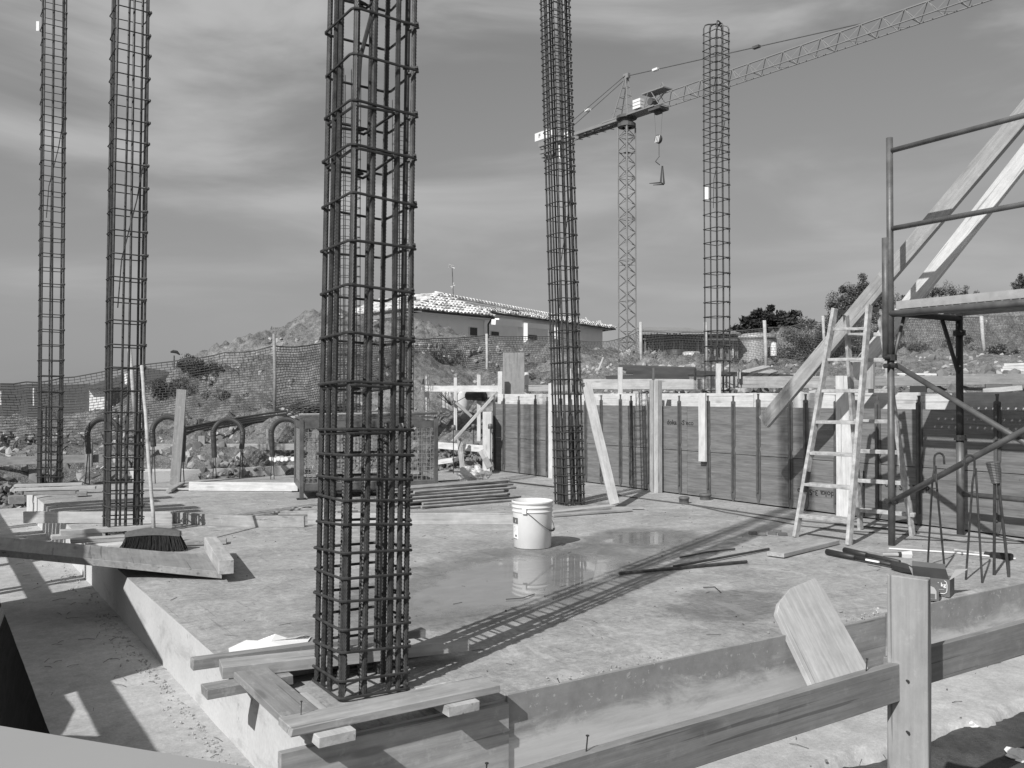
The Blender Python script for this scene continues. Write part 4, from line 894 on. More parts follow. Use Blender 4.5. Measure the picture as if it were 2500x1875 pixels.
def wires(p, ex, L, H0, H1, st):
    mb = MB(); k = 0
    while k*st < L: mb.tube([p+ex*k*st+Z_*H0, p+ex*k*st+Z_*H1], .0034, 4, False); k += 1
    z = H0
    while z < H1: mb.tube([p+Z_*z, p+ex*L+Z_*z], .0034, 4, False); z += st
    return part('wire_mesh', mb, M['netr'], gb, 'stuff')
wires(Vector((.02, 0, 0)), Vector((1, 0, 0)), W_-.04, .17, Hh-.1, .05); wires(Vector((.02, Dp, 0)), Vector((1, 0, 0)), W_-.04, .17, Hh-.1, .05); wires(Vector((0, .02, 0)), Vector((0, 1, 0)), Dp-.04, .17, Hh-.1, .05); wires(Vector((W_, .02, 0)), Vector((0, 1, 0)), Dp-.04, .17, Hh-.1, .05)
mb = MB(); mb.bx(0, W_, 0, Dp, .10, .115); part('floor_plate', mb, M['galv'], gb)
for (x, y) in ((0, 0), (W_, 0), (0, Dp), (W_, Dp)):
    mb = MB(); mb.bx(x-.05, x+.05, y-.05, y+.05, 0, .012); part('foot', mb, M['darksteel'], gb)
mb = MB(); mb.tube([Vector((-.02, .1, Hh+.05)), Vector((W_*.95, .3, Hh+.06))], .014, 6); o = link('steel_tube', mb.mesh('steel_tube', M['galv_light']), loc=gb.location, rotz=ga); tag(o, 'thin tube lying on top of the mesh container', 'tube')
mb = MB(); mb.tube([Vector((W_*.5, -.0, Hh+.04)), Vector((W_*1.01, -.01, Hh+.065))], .018, 6); o = link('steel_tube', mb.mesh('steel_tube', M['galv']), loc=gb.location, rotz=ga); tag(o, 'thicker tube along the front top edge of the mesh container', 'tube')
# ================================================================ HOOPS SLEEVED IN CORRUGATED PIPE
def hoop(label, u0, u1, v, hgt, lowl, lowr):
    p, q = G(u0, v), G(u1, v); mid = (p+q)/2; ex = (q-p).normalized(); w2 = (q-p).length/2
    h = empty('rebar_hoop', mid, 0, label, 'rebar hoop', 'rebar hoops sleeved in corrugated pipe at the far slab edge'); R_ = max(.20, w2*.98); zc = hgt-R_-.035
    path = []
    path.append(ex*(-R_*.92)+Z_*lowl)
    for k in range(0, 13):
        a = math.pi*(1-k/12); path.append(ex*math.cos(a)*R_+Z_*(zc+math.sin(a)*R_))
    path.append(ex*(R_*.92)+Z_*lowr); cp_ = curve_pts(path, 7); rr = [.033+(.0035 if i % 2 else 0) for i in range(len(cp_))]
    mb = MB(); mb.tube(cp_, .033, 12, rr=rr); part('pipe_sleeve', mb, M['pipe'], h)
    for s_, lo_ in ((-1, lowl), (1, lowr)):
        for k in (-1, 1):
            mb = MB(); top = ex*s_*R_*.92+Z_*(lo_+.05); foot = ex*s_*w2*.97+ex*k*.018*(1 if s_ > 0 else 1)+Vector((0, k*.02, 0)); mb.tube([foot, top+ex*k*.006], .0065, 6); part('bar_leg', mb, M['rust'], h)
hoop('sleeved rebar hoop partly hidden by the left rebar cage', 212, 293, 1181, .86, .38, .38)
hoop('sleeved rebar hoop right of the broom handle', 373, 446, 1181, .885, .47, .28)
hoop('sleeved rebar hoop standing free in the middle of the row', 523, 590, 1168, .83, .28, .40)
hoop('sleeved rebar hoop touching the mesh container', 664, 733, 1170, .84, .30, .40)
p0, p1 = G(427, 1182), D(444, 951, 11.45); tplank('tall grey plank standing upright at the far slab edge', 'plank', None, p0, p1, (1, 0, 0), .125, .028, M['wood_grey'], name='upright_plank')
p, q = G(463, 1188, .05), G(728, 1190, .05); p.z = q.z = .055; tplank('pale foam strip on edge along the far slab edge', 'strip', None, p, q, Z_, .10, .05, M['wood_white'], name='foam_strip')
p, q = G(350, 1193, .02), G(730, 1195, .02); tplank('thin lath in front of the foam strip', 'lath', None, p, q, (0, 1, 0), .06, .015, M['wood_light'], name='lath')
p, q = G(412, 1199, .03), G(445, 1180, .03); tplank('short round stick lying before the tall upright plank', 'stick', None, p, q, (1, 0, 0), .06, .03, M['wood'], name='stick')
# ================================================================ BROOM
bc = G(374, 1345); br = empty('broom', (bc.x, bc.y, 0), math.radians(6), 'broom with black bristles leaning on the left rebar cage', 'broom')
mb = MB(); vs = []
for i in range(15):
    t_ = i/14; x = -.19+.38*t_; vs += [(x, -.03, .105+.012*math.sin(t_*math.pi)), (x, .03, .105+.012*math.sin(t_*math.pi)), (x, .026, .138+.028*math.sin(t_*math.pi)), (x, -.026, .138+.028*math.sin(t_*math.pi))]
mb.add(vs, [(4*i+k, 4*i+(k+1) % 4, 4*(i+1)+(k+1) % 4, 4*(i+1)+k) for i in range(14) for k in range(4)]+[(3, 2, 1, 0), (56, 57, 58, 59)]); part('brush_block', mb, M['inkgrey'], br)
mb = MB()
for _ in range(1100):
    x = R.uniform(-.185, .185); y = R.uniform(-.027, .027); fx = x*1.22+R.gauss(0, .008); fy = y*2.1+R.gauss(0, .01); mb.tube([(x, y, .112), ((x+fx)/2+.004, (y+fy)/2, .055), (fx, fy, R.uniform(0, .012))], .0017, 3, False)
part('bristles', mb, M['bristle'], br, 'stuff')
hb = Vector((.005, 0, .16)); top = D(346, 893, 6.95)-Vector(br.location); top.rotate(Matrix.Rotation(-math.radians(6), 3, 'Z')); mb = MB(); pp_ = [hb.lerp(top, k/10)+Vector((R.uniform(-.003, .003), 0, 0)) for k in range(11)]; mb.tube(pp_, .0135, 10); part('handle', mb, M['wood_light'], br, smooth=True)
# ================================================================ BUNDLE OF SPACER BARS
ps = G(1015, 1240); pe = G(1250, 1222); dB = (pe-ps); L_ = 1.22; dB.normalize(); nB = Vector((-dB.y, dB.x, 0))
mb = MB(); prof = [(-.013, -.010), (-.006, -.014), (.006, -.014), (.013, -.010), (.020, .004), (.012, .013), (-.012, .013), (-.020, .004)]
mb.prism([(-L_/2, y, z) for y, z in prof], (L_, 0, 0)); bar_me = mb.mesh('spacer_bar', M['spacer']); k = 0
for lay in range(7):
    for j in range(7-lay//2):
        c = ps+dB*(L_/2-.08+R.uniform(-.13, .11))+nB*((j-3+lay*.3)*.055+R.uniform(-.012, .012)+.08); c.z = .016+lay*.031+R.uniform(-.003, .003)
        o = link('spacer_bar', bar_me, loc=c, rotz=math.atan2(dB.y, dB.x)+R.uniform(-.045, .045)+.03); o.rotation_euler.y = R.uniform(-.012, .012)
        tag(o, 'long rounded spacer bar in the stack left of the bucket', 'spacer bar', 'spacer bars stacked left of the bucket')
for j in range(9):
    c = G(R.uniform(1010, 1120), R.uniform(1198, 1208)); c.z = .02+R.random()*.05; o = link('spacer_bar', bar_me, loc=c, rotz=R.uniform(-.15, .35)); o.scale = (.45, 1, 1)
    tag(o, 'short spacer bar loose under the mesh container corner', 'spacer bar', 'short spacer bars under the mesh container')
for j in range(5):
    c = G(765+R.uniform(-20, 60), 1240+j*4, .015); o = link('spacer_bar', bar_me, loc=c, rotz=R.uniform(-.1, .25)); o.scale = (.5, 1, 1)
    tag(o, 'short spacer bar on the slab left behind the nearest cage', 'spacer bar', 'short spacer bars behind the nearest cage')
# ================================================================ RODS, SMALL THINGS ON THE SLAB
def rod(label, pts, r=.008, mat='rust', cat='rod', name='steel_rod', grp=None):
    c = sum((Vector(p) for p in pts), Vector())/len(pts); mb = MB(); mb.tube([Vector(p)-c for p in pts], r, 6); o = link(name, mb.mesh(name, M[mat]), loc=c); return tag(o, label, cat, grp)
rod('straight rusty rod end lying nearest the puddle', [G(1512, 1400, .012), G(1823, 1371, .012)], .011)
rod('rusty rod crossing the others right of the puddle, the longest reaching right', [G(1645, 1383, .02), G(1877, 1340, .012)], .009)
rod('short rusty rod lying behind the crossed rods', [G(1660, 1361, .01), G(1726, 1348, .012), G(1794, 1340, .01)], .007)
rod('thin rod lying on the slab left of the tall dense cage', [G(1225, 1174, .01), G(1357, 1189, .01)], .008)
rod('thin dark rod on the slab before the plastic bag', [G(1070, 1175, .01), G(1105, 1173, .02), G(1160, 1170, .01)], .009)
rod('string line along the foot of the wall', [G(1480, 1200, .006), G(1520, 1211, .006), G(1690, 1232, .006), G(1800, 1248, .006), G(1946, 1270, .006), G(2160, 1290, .006), G(2500, 1322, .006)], .0065, 'string', 'string', 'string_line')
rod('second string lying slack near the ladder', [G(1690, 1232, .006), G(1770, 1250, .006), G(1890, 1271, .006), G(1960, 1284, .006), G(2075, 1296, .006), G(2230, 1306, .006), G(2360, 1324, .006)], .005, 'string', 'string', 'string_line')
rod('thin pale cane lying right of the scaffold foot', [G(2170, 1339, .008), G(2330, 1349, .008), G(2480, 1364, .008)], .006, 'white', 'cane', 'cane')
rod('bent wire offcut lying in the front wet patch', [G(1717, 1434, .006), G(1745, 1433, .006), G(1760, 1446, .006)], .003)
rod('wire offcut in the puddle below the bucket reflection', [G(1235, 1463, .004), G(1275, 1460, .006), G(1305, 1450, .004)], .0025)
for k, (u, v) in enumerate([(1838, 1301), (1860, 1304), (1885, 1301), (1897, 1297), (1911, 1304)]):
    p = G(u, v, .012); mb = MB(); mb.bx(-.033, .033, -.018, .018, -.012, .012); o = bevel(link('wedge', mb.mesh('wedge', M['wood_dark']), loc=p, rotz=R.uniform(-.4, .4)), .003)
    tag(o, ['leftmost', 'second from left', 'middle', 'fourth from left', 'rightmost'][k]+' small dark wedge in the row left of the ladder', 'wedge', 'small wedges left of the ladder')
p, q = G(1893, 1354, .02), G(2030, 1321, .02); tplank('board offcut lying before the stepladder', 'board', None, p, q, (0, 1, 0), .13, .03, M['wood'], name='board_offcut')
for k, (u, v, r_, lab) in enumerate([(1670, 1228, .05, 'capped pipe stub left of its twin at the wall foot'), (1722, 1220, .058, 'capped pipe stub right of its twin at the wall foot')]):
    p = G(u, v); mb = MB(); mb.lathe([(r_, 0), (r_, .04), (r_*1.12, .042), (r_*1.12, .06), (r_*.9, .068), (0, .07)], 20); o = link('pipe_stub', mb.mesh('pipe_stub', M['inkgrey'], True), loc=p); tag(o, lab, 'pipe stub')
# bolt cutter
bcut = empty('bolt_cutter', G(2110, 1362), 0, 'long-handled bolt cutter lying behind the carton', 'bolt cutter'); o_ = Vector(bcut.location)
for (u0, v0, u1, v1) in ((2019, 1347, 2190, 1381), (2062, 1343, 2196, 1372)):
    a_, b_ = G(u0, v0, .024), G(u1, v1, .024); g_ = a_.lerp(b_, .42); mb = MB(); mb.tube([g_-o_, b_-o_], .014, 8); part('handle', mb, M['darksteel'], bcut, smooth=True)
    mb = MB(); mb.tube([a_-o_, g_-o_], .020, 10, rr=[.021, .017]); part('grip', mb, M['rubber'], bcut, smooth=True)
mb = MB(); a_, b_ = G(2180, 1380, .03), G(2232, 1393, .03); mb.tube([a_-o_, a_.lerp(b_, .5)-o_, b_-o_], .03, 6, rr=[.026, .036, .02]); part('jaw', mb, M['darksteel'], bcut)
mb = MB(); a_, b_ = G(2114, 1366, .042), G(2146, 1372, .042); mb.tube([a_-o_, b_-o_], .008, 4); part('label', mb, M['paper'], bcut)
# brushes
for (lab, u0, v0, u1, v1) in (('worn paint brush lying right of the scaffold foot', 2330, 1342, 2470, 1362), ('small brush with pale bristles near the scaffold foot', 2155, 1353, 2225, 1355)):
    a_, b_ = G(u0, v0, .015), G(u1, v1, .015); b0 = empty('paint_brush', a_, 0, lab, 'brush'); mb = MB(); m_ = (b_-a_); mb.tube([Vector(), m_*.55], .009, 6, rr=[.006, .011]); part('handle', mb, M['wood_light'], b0)
    mb = MB(); mb.tube([m_*.55, m_*.65], .02, 6); part('ferrule', mb, M['darksteel'], b0); mb = MB(); mb.tube([m_*.65, m_], .025, 6, rr=[.022, .032]); part('bristles', mb, M['bristle' if u1 > 2300 else 'sack'], b0)
# plastic bag
c = G(1155, 1162, .09); vs = []; fs = []; n_a, n_b = 40, 22
for j in range(n_b+1):
    for i in range(n_a):
        a = 2*math.pi*i/n_a; ph = math.pi*j/n_b*.98; rx = .19*math.sin(ph); rz = .12*math.cos(ph); k = 1+.38*noise.noise(Vector((math.cos(a)*2.2, math.sin(a)*2.2, ph*1.8)))+.2*noise.noise(Vector((math.cos(a)*6, math.sin(a)*6, ph*5)))
        vs.append((rx*math.cos(a)*k, rx*.7*math.sin(a)*k, max(-.085, rz*k)))
for j in range(n_b):
    for i in range(n_a): fs.append((j*n_a+i, j*n_a+(i+1) % n_a, (j+1)*n_a+(i+1) % n_a, (j+1)*n_a+i))
mb = MB(); mb.add(vs, fs); o = link('plastic_bag', mb.mesh('plastic_bag', M['sack']), loc=c); tag(o, 'crumpled clear plastic bag by the wall end', 'plastic bag')
# paper sheets by the near column
pc = [G(558, 1583, .004), G(601, 1563, .012), G(622, 1567, .01), G(672, 1548, .045), G(713, 1562, .012), G(742, 1550, .03), G(760, 1553, .006), G(735, 1592, .004), G(640, 1612, .004), G(560, 1600, .004)]
cc = sum(pc, Vector())/len(pc); mb = MB(); mb.add([p-cc for p in pc]+[Vector((0, 0, .012))], [(i, (i+1) % 10, 10) for i in range(10)]); o = link('paper_sheet', mb.mesh('paper_sheet', M['paper']), loc=cc); tag(o, 'crumpled white paper sheet left of the nearest cage', 'paper'); o.modifiers.new('thick', 'SOLIDIFY').thickness = .001
# inverted V hooks
def vhook(label, top, l0, l1, curl=1, sleeve=False):
    base = (l0+l1)/2; h = empty('rebar_hook', base, 0, label, 'rebar hook', 'rebar hooks standing behind the carton'); r_ = .0065
    if not sleeve:
        neck = top-Z_*.09; mb = MB(); mb.tube([l0-base, neck-base+Vector((-.012, 0, -.06)), neck-base, top-base+Vector((-.0, 0, -.02))]+[top-base+Vector((curl*(.03-.03*math.cos(a)), 0, -.02+.03*math.sin(a))) for a in (.6, 1.2, 1.8, 2.4, 3.0)]+[top-base+Vector((curl*.062, 0, -.06))], r_, 6); part('bar', mb, M['rust'], h)
        mb = MB(); mb.tube([l1-base, neck-base+Vector((.012, 0, -.08)), neck-base+Vector((.012, .01, .02))], r_, 6); part('bar', mb, M['rust'], h)
        mb = MB(); q = neck-base-Z_*.12; mb.tube([q-Vector((.02, 0, 0)), q+Vector((.02, 0, 0))], .003, 4); part('tie_wire', mb, M['rust'], h)
    else:
        for l_, dx in ((l0, -.01), (l1, .012)):
            mb = MB(); mb.tube([l_-base, top-base+Vector((dx, 0, -.12))], .009, 6); part('bar', mb, M['rust'], h)
        mb = MB(); n = 26; mb.tube([top-base+Vector((-.02*(k/n), 0, -.13*(1-k/n))) for k in range(n+1)], .03, 14, rr=[(.024+.016*(k/n))+(.0025 if k % 2 else 0) for k in range(n+1)]); part('pipe_sleeve', mb, M['galv'], h)
vhook('inverted V rebar hook directly behind the carton lid', D(2281, 1110, 5.62), G(2265, 1378), G(2306, 1388), 1)
vhook('inverted V rebar hook curling left, right of the carton', D(2379, 1115, 5.42), G(2358, 1415), G(2398, 1423), -1)
vhook('inverted V rebars capped with a corrugated sleeve', D(2432, 1128, 5.55), G(2427, 1404), G(2463, 1409), 1, True)
# ================================================================ CARTON OF NAILS
K = G(2318, 1458); e1 = Vector((-.152, .11, 0)); e2 = Vector((.072, .096, 0)); e1n, e2n = e1.normalized(), e2.normalized(); H_ = .096
cb = empty('carton', K, 0, 'open printed carton marked 5 kg on the slab edge', 'carton')
def quad(name, pts, mat, par, t=.0025):
    pts = [Vector(p) for p in pts]; n_ = (pts[1]-pts[0]).cross(pts[2]-pts[0]).normalized(); mb = MB(); mb.prism(pts, n_*t); return part(name, mb, M[mat], par)
z_ = Z_*H_
quad('front', [Vector(), e1, e1+z_, z_], 'card', cb); quad('side', [Vector(), e2, e2+z_, z_], 'card', cb); quad('side', [e1, e1+e2, e1+e2+z_, e1+z_], 'card', cb); quad('back', [e2, e1+e2, e1+e2+z_, e2+z_], 'card', cb); quad('bottom', [Z_*.002, e1+Z_*.002, e1+e2+Z_*.002, e2+Z_*.002], 'cardin', cb)
up_ = e2n*.065+Z_*.045; quad('lid', [e2*.0+z_, e1+z_, e1+z_+up_-e1n*-.02, z_+up_+e1n*.03], 'darksteel', cb)
lp = quad('lid_lip', [z_+up_+e1n*.03, e1+z_+up_+e1n*.02, e1+z_+up_+e1n*.02+Z_*.028, z_+up_+e1n*.035+Z_*.028], 'card', cb)
quad('flap', [z_, e2+z_, e2+z_-e1n*.07+Z_*.05, z_+e2*.5-e1n*.02+Z_*.05], 'cardin', cb); quad('flap', [e1+z_, e1+e2+z_, e1+e2+z_+e1n*.05+Z_*.03], 'cardin', cb)
fn_ = e1n.cross(Z_); fn_ = fn_ if fn_.y < 0 else -fn_
def facing(me, pos, nrm, xdir, par, name='lettering'):
    X = Vector(xdir).normalized(); Y = Z_; Zv = X.cross(Y)
    return link(name, me, par, mat4=Matrix(((X.x, Y.x, Zv.x, pos.x), (X.y, Y.y, Zv.y, pos.y), (X.z, Y.z, Zv.z, pos.z), (0, 0, 0, 1))))
facing(textmesh('5 kg', .030, M['paper']), e1*.22+Z_*.064+fn_*.0035, fn_, -e1n, cb); facing(textmesh('XXXXX', .016, M['paper']) if False else textmesh('-----', .03, M['cardin'], sx=1.0), e1*.27+Z_*.040+fn_*.0035, fn_, -e1n, cb, 'print_band')
mb = MB(); fp = lambda s_, z: e1*s_+Z_*z+fn_*.004; mb.tube([fp(.6, .016), fp(.14, .016), fp(.075, .024), fp(.06, .04), fp(.06, .066), fp(.08, .082), fp(.13, .088)], .0022, 5); part('print_line', mb, M['whitepaint'], cb)
K2 = G(2291, 1468); f1 = Vector((-.085, .035, 0)); f2 = Vector((.02, .05, 0)); sb = empty('small_box', K2, 0, 'small printed box with light oval panel in front of the carton', 'box'); z2 = Z_*.088
for nm, pts in (('front', [Vector(), f1, f1+z2, z2]), ('side', [Vector(), f2, f2+z2, z2]), ('back', [f2, f1+f2, f1+f2+z2, f2+z2]), ('side', [f1, f1+f2, f1+f2+z2, f1+z2]), ('lid', [z2, f1+z2, f1+f2+z2*1.12, f2+z2*1.12])): quad(nm, pts, 'card', sb)
f1n = f1.normalized(); g_ = f1n.cross(Z_); g_ = g_ if g_.y < 0 else -g_
pl = [f1*(.5+.40*x)+Z_*(.044+.034*y)+g_*.003 for x, y in [(-1, -1), (-1, .3), (-.7, .85), (-.25, 1.05), (.25, 1.05), (.7, .85), (1, .3), (1, -1)]]; mb = MB(); mb.prism(pl, g_*.001); part('print_panel', mb, M['cardin'], sb)
pl = [f1*(.5+.32*x)+Z_*(.026+.013*y)+g_*.0045 for x, y in [(-1, -1), (-1, 1), (1, 1), (1, -1)]]; mb = MB(); mb.prism(pl, g_*.001); part('print_block', mb, M['inkgrey'], sb)
# capped rods by the wall end
for k, (u, v, vt, lab) in enumerate([(1107, 1156, 1043, 'capped starter rod, leftmost of three by the wall end'), (1156, 1140, 1040, 'capped starter rod, middle of three by the wall end'), (1197, 1155, 1040, 'capped starter rod right at the wall end')]):
    p = G(u, v); z_t = EYE-(vt-968)*p.y/F; h = empty('capped_rod', p, 0, lab, 'capped rod'); mb = MB(); mb.tube([(0, 0, 0), (.0, 0, z_t)], .007, 6); part('rod', mb, M['rust'], h)
    mb = MB(); mb.lathe([(0, .035), (.022, .033), (.034, .02), (.036, -.04), (.0, -.042)], 14, (0, 0, z_t)); part('safety_cap', mb, M['galv'], h, smooth=True)
# water meter of loops: white hose on the trench side
rod('white hose looping out of the trench beside the left cage', [D(192, 1173, 11.6), D(206, 1161, 11.7), D(232, 1155, 11.8), D(250, 1142, 12.0), D(262, 1132, 12.2)], .012, 'white', 'hose', 'hose')
# ================================================================ BEYOND THE SLAB
def fence_rails(label, posts, rails, cat='guard rail', mat='wood_light', loc=None):
    c = posts[0][0] if posts else rails[0][0]; e = empty('timber_rail', Vector((c.x, c.y, c.z)), 0, label, cat); o_ = Vector(e.location)
    for (p, q, w_) in posts: plank('post', p-o_, q-o_, (1, 0, 0), w_, .05, M[mat], e)
    for (p, q, w_) in rails: plank('rail', p-o_, q-o_, Z_, w_, .027, M[mat], e)
    return e
fence_rails('timber rail on stub posts along the trench at far left', [(D(217, 1140, 12.9), D(217, 1080, 12.9), .10), (D(60, 1150, 12.9), D(60, 1110, 12.9), .08)], [(D(-60, 1127, 12.6), D(256, 1119, 13.0), .115)], mat='wood_grey')
fence_rails('timber rail on stub posts across the trench behind the hoops', [(D(493, 1127, 14.3), D(493, 1064, 14.3), .10), (D(656, 1124, 14.3), D(656, 1047, 14.3), .075)], [(D(345, 1092, 14.25), D(728, 1091, 14.25), .10)], mat='wood')
fence_rails('pale timber guard rail beyond the left end of the wall', [(D(1042, 1040, 15.6), D(1042, 915, 15.6), .085), (D(1112, 1150, 15.4), D(1112, 922, 15.4), .055), (D(1169, 1090, 14.9), D(1169, 915, 14.9), .06), (D(1221, 985, 14.0), D(1221, 907, 14.0), .07)], [(D(1029, 949, 15.5), D(1222, 949, 14.2), .10)], mat='wood_white')
tplank('diagonal brace running down from the wall end into the trench', 'brace', None, D(1213, 958, 13.6), D(1104, 1079, 13.2), (1, 0, 1), .055, .04, M['wood_light'], name='brace')
tplank('short brace in the dug earth left of the wall end', 'brace', None, D(1114, 984, 15.1), D(1153, 1019, 14.9), (1, 0, -1), .07, .05, M['wood_grey'], name='brace')
tplank('pale horizontal board above the trench floor near the wall end', 'board', None, D(1068, 1087, 13.7), D(1182, 1096, 13.2), Z_, .10, .03, M['wood_white'], name='board')
tplank('curled pale board dropping from the rail at the wall end', 'board', None, D(1175, 1100, 13.0), D(1196, 1142, 12.9), (1, 0, .3), .09, .03, M['wood'], bow=.05, name='board')
tplank('round stake leaning in the earth left of the plastic bag', 'stake', None, D(1121, 1072, 13.2), D(1130, 1150, 13.0), (1, 0, 0), .07, .06, M['wood'], name='stake')
p = D(1190, 1150, 13.35); tplank('white end board closing the wall form', 'board', None, D(1190, 1152, 13.3), D(1190, 1006, 13.3), (1, 0, 0), .13, .30, M['wood_white'], name='end_board')
tplank('tall grey panel standing on end behind the wall', 'panel', None, D(1254, 985, 14.2), D(1254, 861, 14.2), (1, 0, 0), .34, .04, M['lacq'], name='standing_panel')
tplank('board end piled on the mesh container side of the trench', 'board', None, D(1000, 1060, 14.8), D(1026, 1025, 15.0), (1, 0, .5), .10, .03, M['wood_light'], name='board')
tplank('pale plank lying over the trench left of the wall end', 'plank', None, D(1070, 1128, 13.2), D(1112, 1122, 13.1), (0, 1, 0), .2, .06, M['wood_white'], name='plank')
p = D(1286, 958, 14.6); mb = MB(); mb.tube([p, D(1286, 940, 14.6)], .008, 6); mb.tube([D(1286, 941, 14.6), D(1286, 909, 14.6)], .04, 12); o = link('foam_roll', mb.mesh('foam_roll', M['white'])); tag(o, 'white foam roll on a rod behind the wall beside the grey panel', 'foam roll')
for (u, v, w_, lab) in ((1100, 975, .30, 'white sack with dry stalks before it on the trench bank'), (1129, 974, .22, 'pale sack right of the stalk-covered sack')):
    c = D(u, v, 15.9); mb = MB(); mb.lathe([(0, .2), (w_*.4, .2), (w_*.55, .1), (w_*.55, -.12), (w_*.45, -.2)], 12); o = link('sack', mb.mesh('sack', M['sack'], True), loc=c); tag(o, lab, 'sack')
mb = MB(); c = D(1101, 990, 15.5)
for k in range(16):
    a = R.uniform(.5, 2.6); mb.tube([c, c+Vector((math.cos(a)*.12, -.05, math.sin(a)*.12)), c+Vector((math.cos(a)*.3, -.06, math.sin(a)*.22+.03))], .005, 4)
o = link('dry_stalks', mb.mesh('dry_stalks', M['bark'])); tag(o, 'bundle of dry stalks in front of the white sack', 'stalks')
for (u0, v0, u1, v1, r_, lab, mt) in ((1143, 966, 1182, 968, .075, 'dark pipe end lying behind the timber guard rail', 'rubber'), (1196, 962, 1215, 972, .07, 'pale pipe lying at the wall end', 'galv_light'), (1185, 975, 1215, 966, .06, 'pale pipe crossing its neighbour at the wall end', 'galv_light')):
    mb = MB(); mb.tube([D(u0, v0, 15.0), D(u1, v1, 14.7)], r_, 12); o = link('pipe', mb.mesh('pipe', M[mt], True)); tag(o, lab, 'pipe')
# black pipes / rebar bundle on the bank
mb = MB(); pts = [D(450, 1046, 14.6), D(520, 1030, 14.8), D(620, 1014, 15.0), D(700, 1004, 15.0)]
for k in range(4):
    mb = MB(); mb.tube(curve_pts([p+Vector((0, 0, -.035*k+R.uniform(-.01, .01))) for p in pts], 5), .018, 6); o = link('black_pipe', mb.mesh('black_pipe', M['rubber'])); tag(o, 'thin black pipe lying along the bank behind the hoops', 'pipe', 'black pipes along the bank')
mb = MB(); c = D(735, 1005, 14.6)
for k in range(170):
    x = R.uniform(-.3, .75); z = R.uniform(-.07, .10); L = R.uniform(.15, .5); a = R.gauss(0, .25); p = c+Vector((x, R.uniform(-.1, .1), z)); mb.tube([p, p+Vector((math.cos(a)*L*.5, R.uniform(-.05, .05), math.sin(a)*L*.3+.03)), p+Vector((math.cos(a)*L, 0, math.sin(a)*L*.5))], .007, 4)
o = link('brushwood_heap', mb.mesh('brushwood_heap', M['bark'])); tag(o, 'dark heap of brushwood on the bank behind the mesh container', 'brushwood', kind='stuff')
mb = MB()
for (u, v) in ((664, 1119), (672, 1122), (681, 1119), (690, 1121), (700, 1120), (716, 1120)):
    mb = MB(); c = D(u, v, 13.9); mb.tube([c+Vector((0, -.05, 0)), c+Vector((.02, .12, 0))], .035, 10); o = link('short_pipe', mb.mesh('short_pipe', M['white'])); tag(o, 'short white pipe end, '+{664: 'leftmost', 672: 'second', 681: 'third', 690: 'fourth', 700: 'fifth', 716: 'rightmost'}[u]+' in the row behind the hoops', 'pipe', 'short white pipe ends')
# second wall form behind the first, stepping down the bank
g2 = 'boards of the second form behind the wall'
def b2(label, u0, u1, v, d0, d1, h, mat, t=.03): return tplank(label, 'board', g2, D(u0, v, d0), D(u1, v+(1 if 0 else 0), d1), Z_, h, t, M[mat], name='form_board')
b2('pale form board behind the wall left of the tall dense cage', 1290, 1425, 948, 14.3, 13.6, .10, 'wood')
b2('pale form board behind the wall between the two tall cages', 1425, 1725, 938, 13.6, 12.9, .15, 'wood_light')
b2('grey form board behind the wall left of the stepladder', 1725, 2010, 933, 12.9, 12.2, .16, 'wood')
b2('long grey form board behind the scaffold', 2012, 2340, 930, 12.2, 11.6, .13, 'wood_grey')
b2('grey form board behind the scaffold at the right frame edge', 2342, 2700, 926, 11.6, 10.9, .14, 'wood_grey')
for (u, v0, v1, w_, d, lab) in ((1514, 897, 962, .065, 12.6, 'pale stake behind the wall right of the tall dense cage'), (1754, 888, 962, .065, 12.0, 'pale square stake inside the cage behind the wall'), (1595, 898, 962, .03, 12.6, 'thin dark stake behind the wall top'), (1804, 902, 925, .04, 12.6, 'short stake on the form board behind the wall'), (1390, 900, 960, .05, 13.6, 'stake hidden partly by the tall dense cage'), (1697, 900, 928, .03, 12.8, 'short dark stake on the form board')):
    tplank(lab, 'stake', None, D(u, v1, d), D(u, v0, d), (1, 0, 0), w_, .04, M['wood_dark' if 'dark' in lab else 'wood_white'], name='stake')
# long dark boards lying on the bank
for k, (u0, v0, u1, v1, d0, d1, lab) in enumerate([(1530, 905, 1940, 922, 14.5, 14.0, 'long dark board on the bank, its tip farthest right'), (1545, 916, 1700, 908, 14.0, 13.8, 'dark board on the bank behind the wall top'), (1480, 926, 1680, 918, 13.7, 13.6, 'lowest dark board behind the wall top'), (1510, 897, 1700, 904, 15.2, 15.0, 'farthest dark board on the bank')]):
    tplank(lab, 'board', 'long dark boards on the bank', D(u0, v0, d0), D(u1, v1, d1), (0, 1, .25), .34, .03, M['tarp'], name='dark_board')
for (u0, v0, u1, v1, lab) in ((1822, 908, 1872, 895, 'pale board scrap lying before the fence post'), (1860, 914, 1890, 905, 'short pale board scrap right of the other')):
    tplank(lab, 'board', None, D(u0, v0, 15.5), D(u1, v1, 16.5), (0, 1, .2), .14, .03, M['wood_light'], name='board_scrap')
for k in range(3): tplank('pale board in the stack at the right edge behind the scaffold', 'board', 'pale boards stacked at the right edge', D(2440+k*4, 905-k*7, 13.5), D(2600, 903-k*7, 13.2), (0, 1, 0), .3, .04, M['wood_white'], name='stacked_board')
for (u0, v0, u1, v1, lab) in ((2190, 913, 2286, 914, 'white batten on the form board behind the scaffold'),): tplank(lab, 'batten', None, D(u0, v0, 12.0), D(u1, v1, 11.9), (0, 1, 0), .05, .02, M['whitepaint'], name='batten')
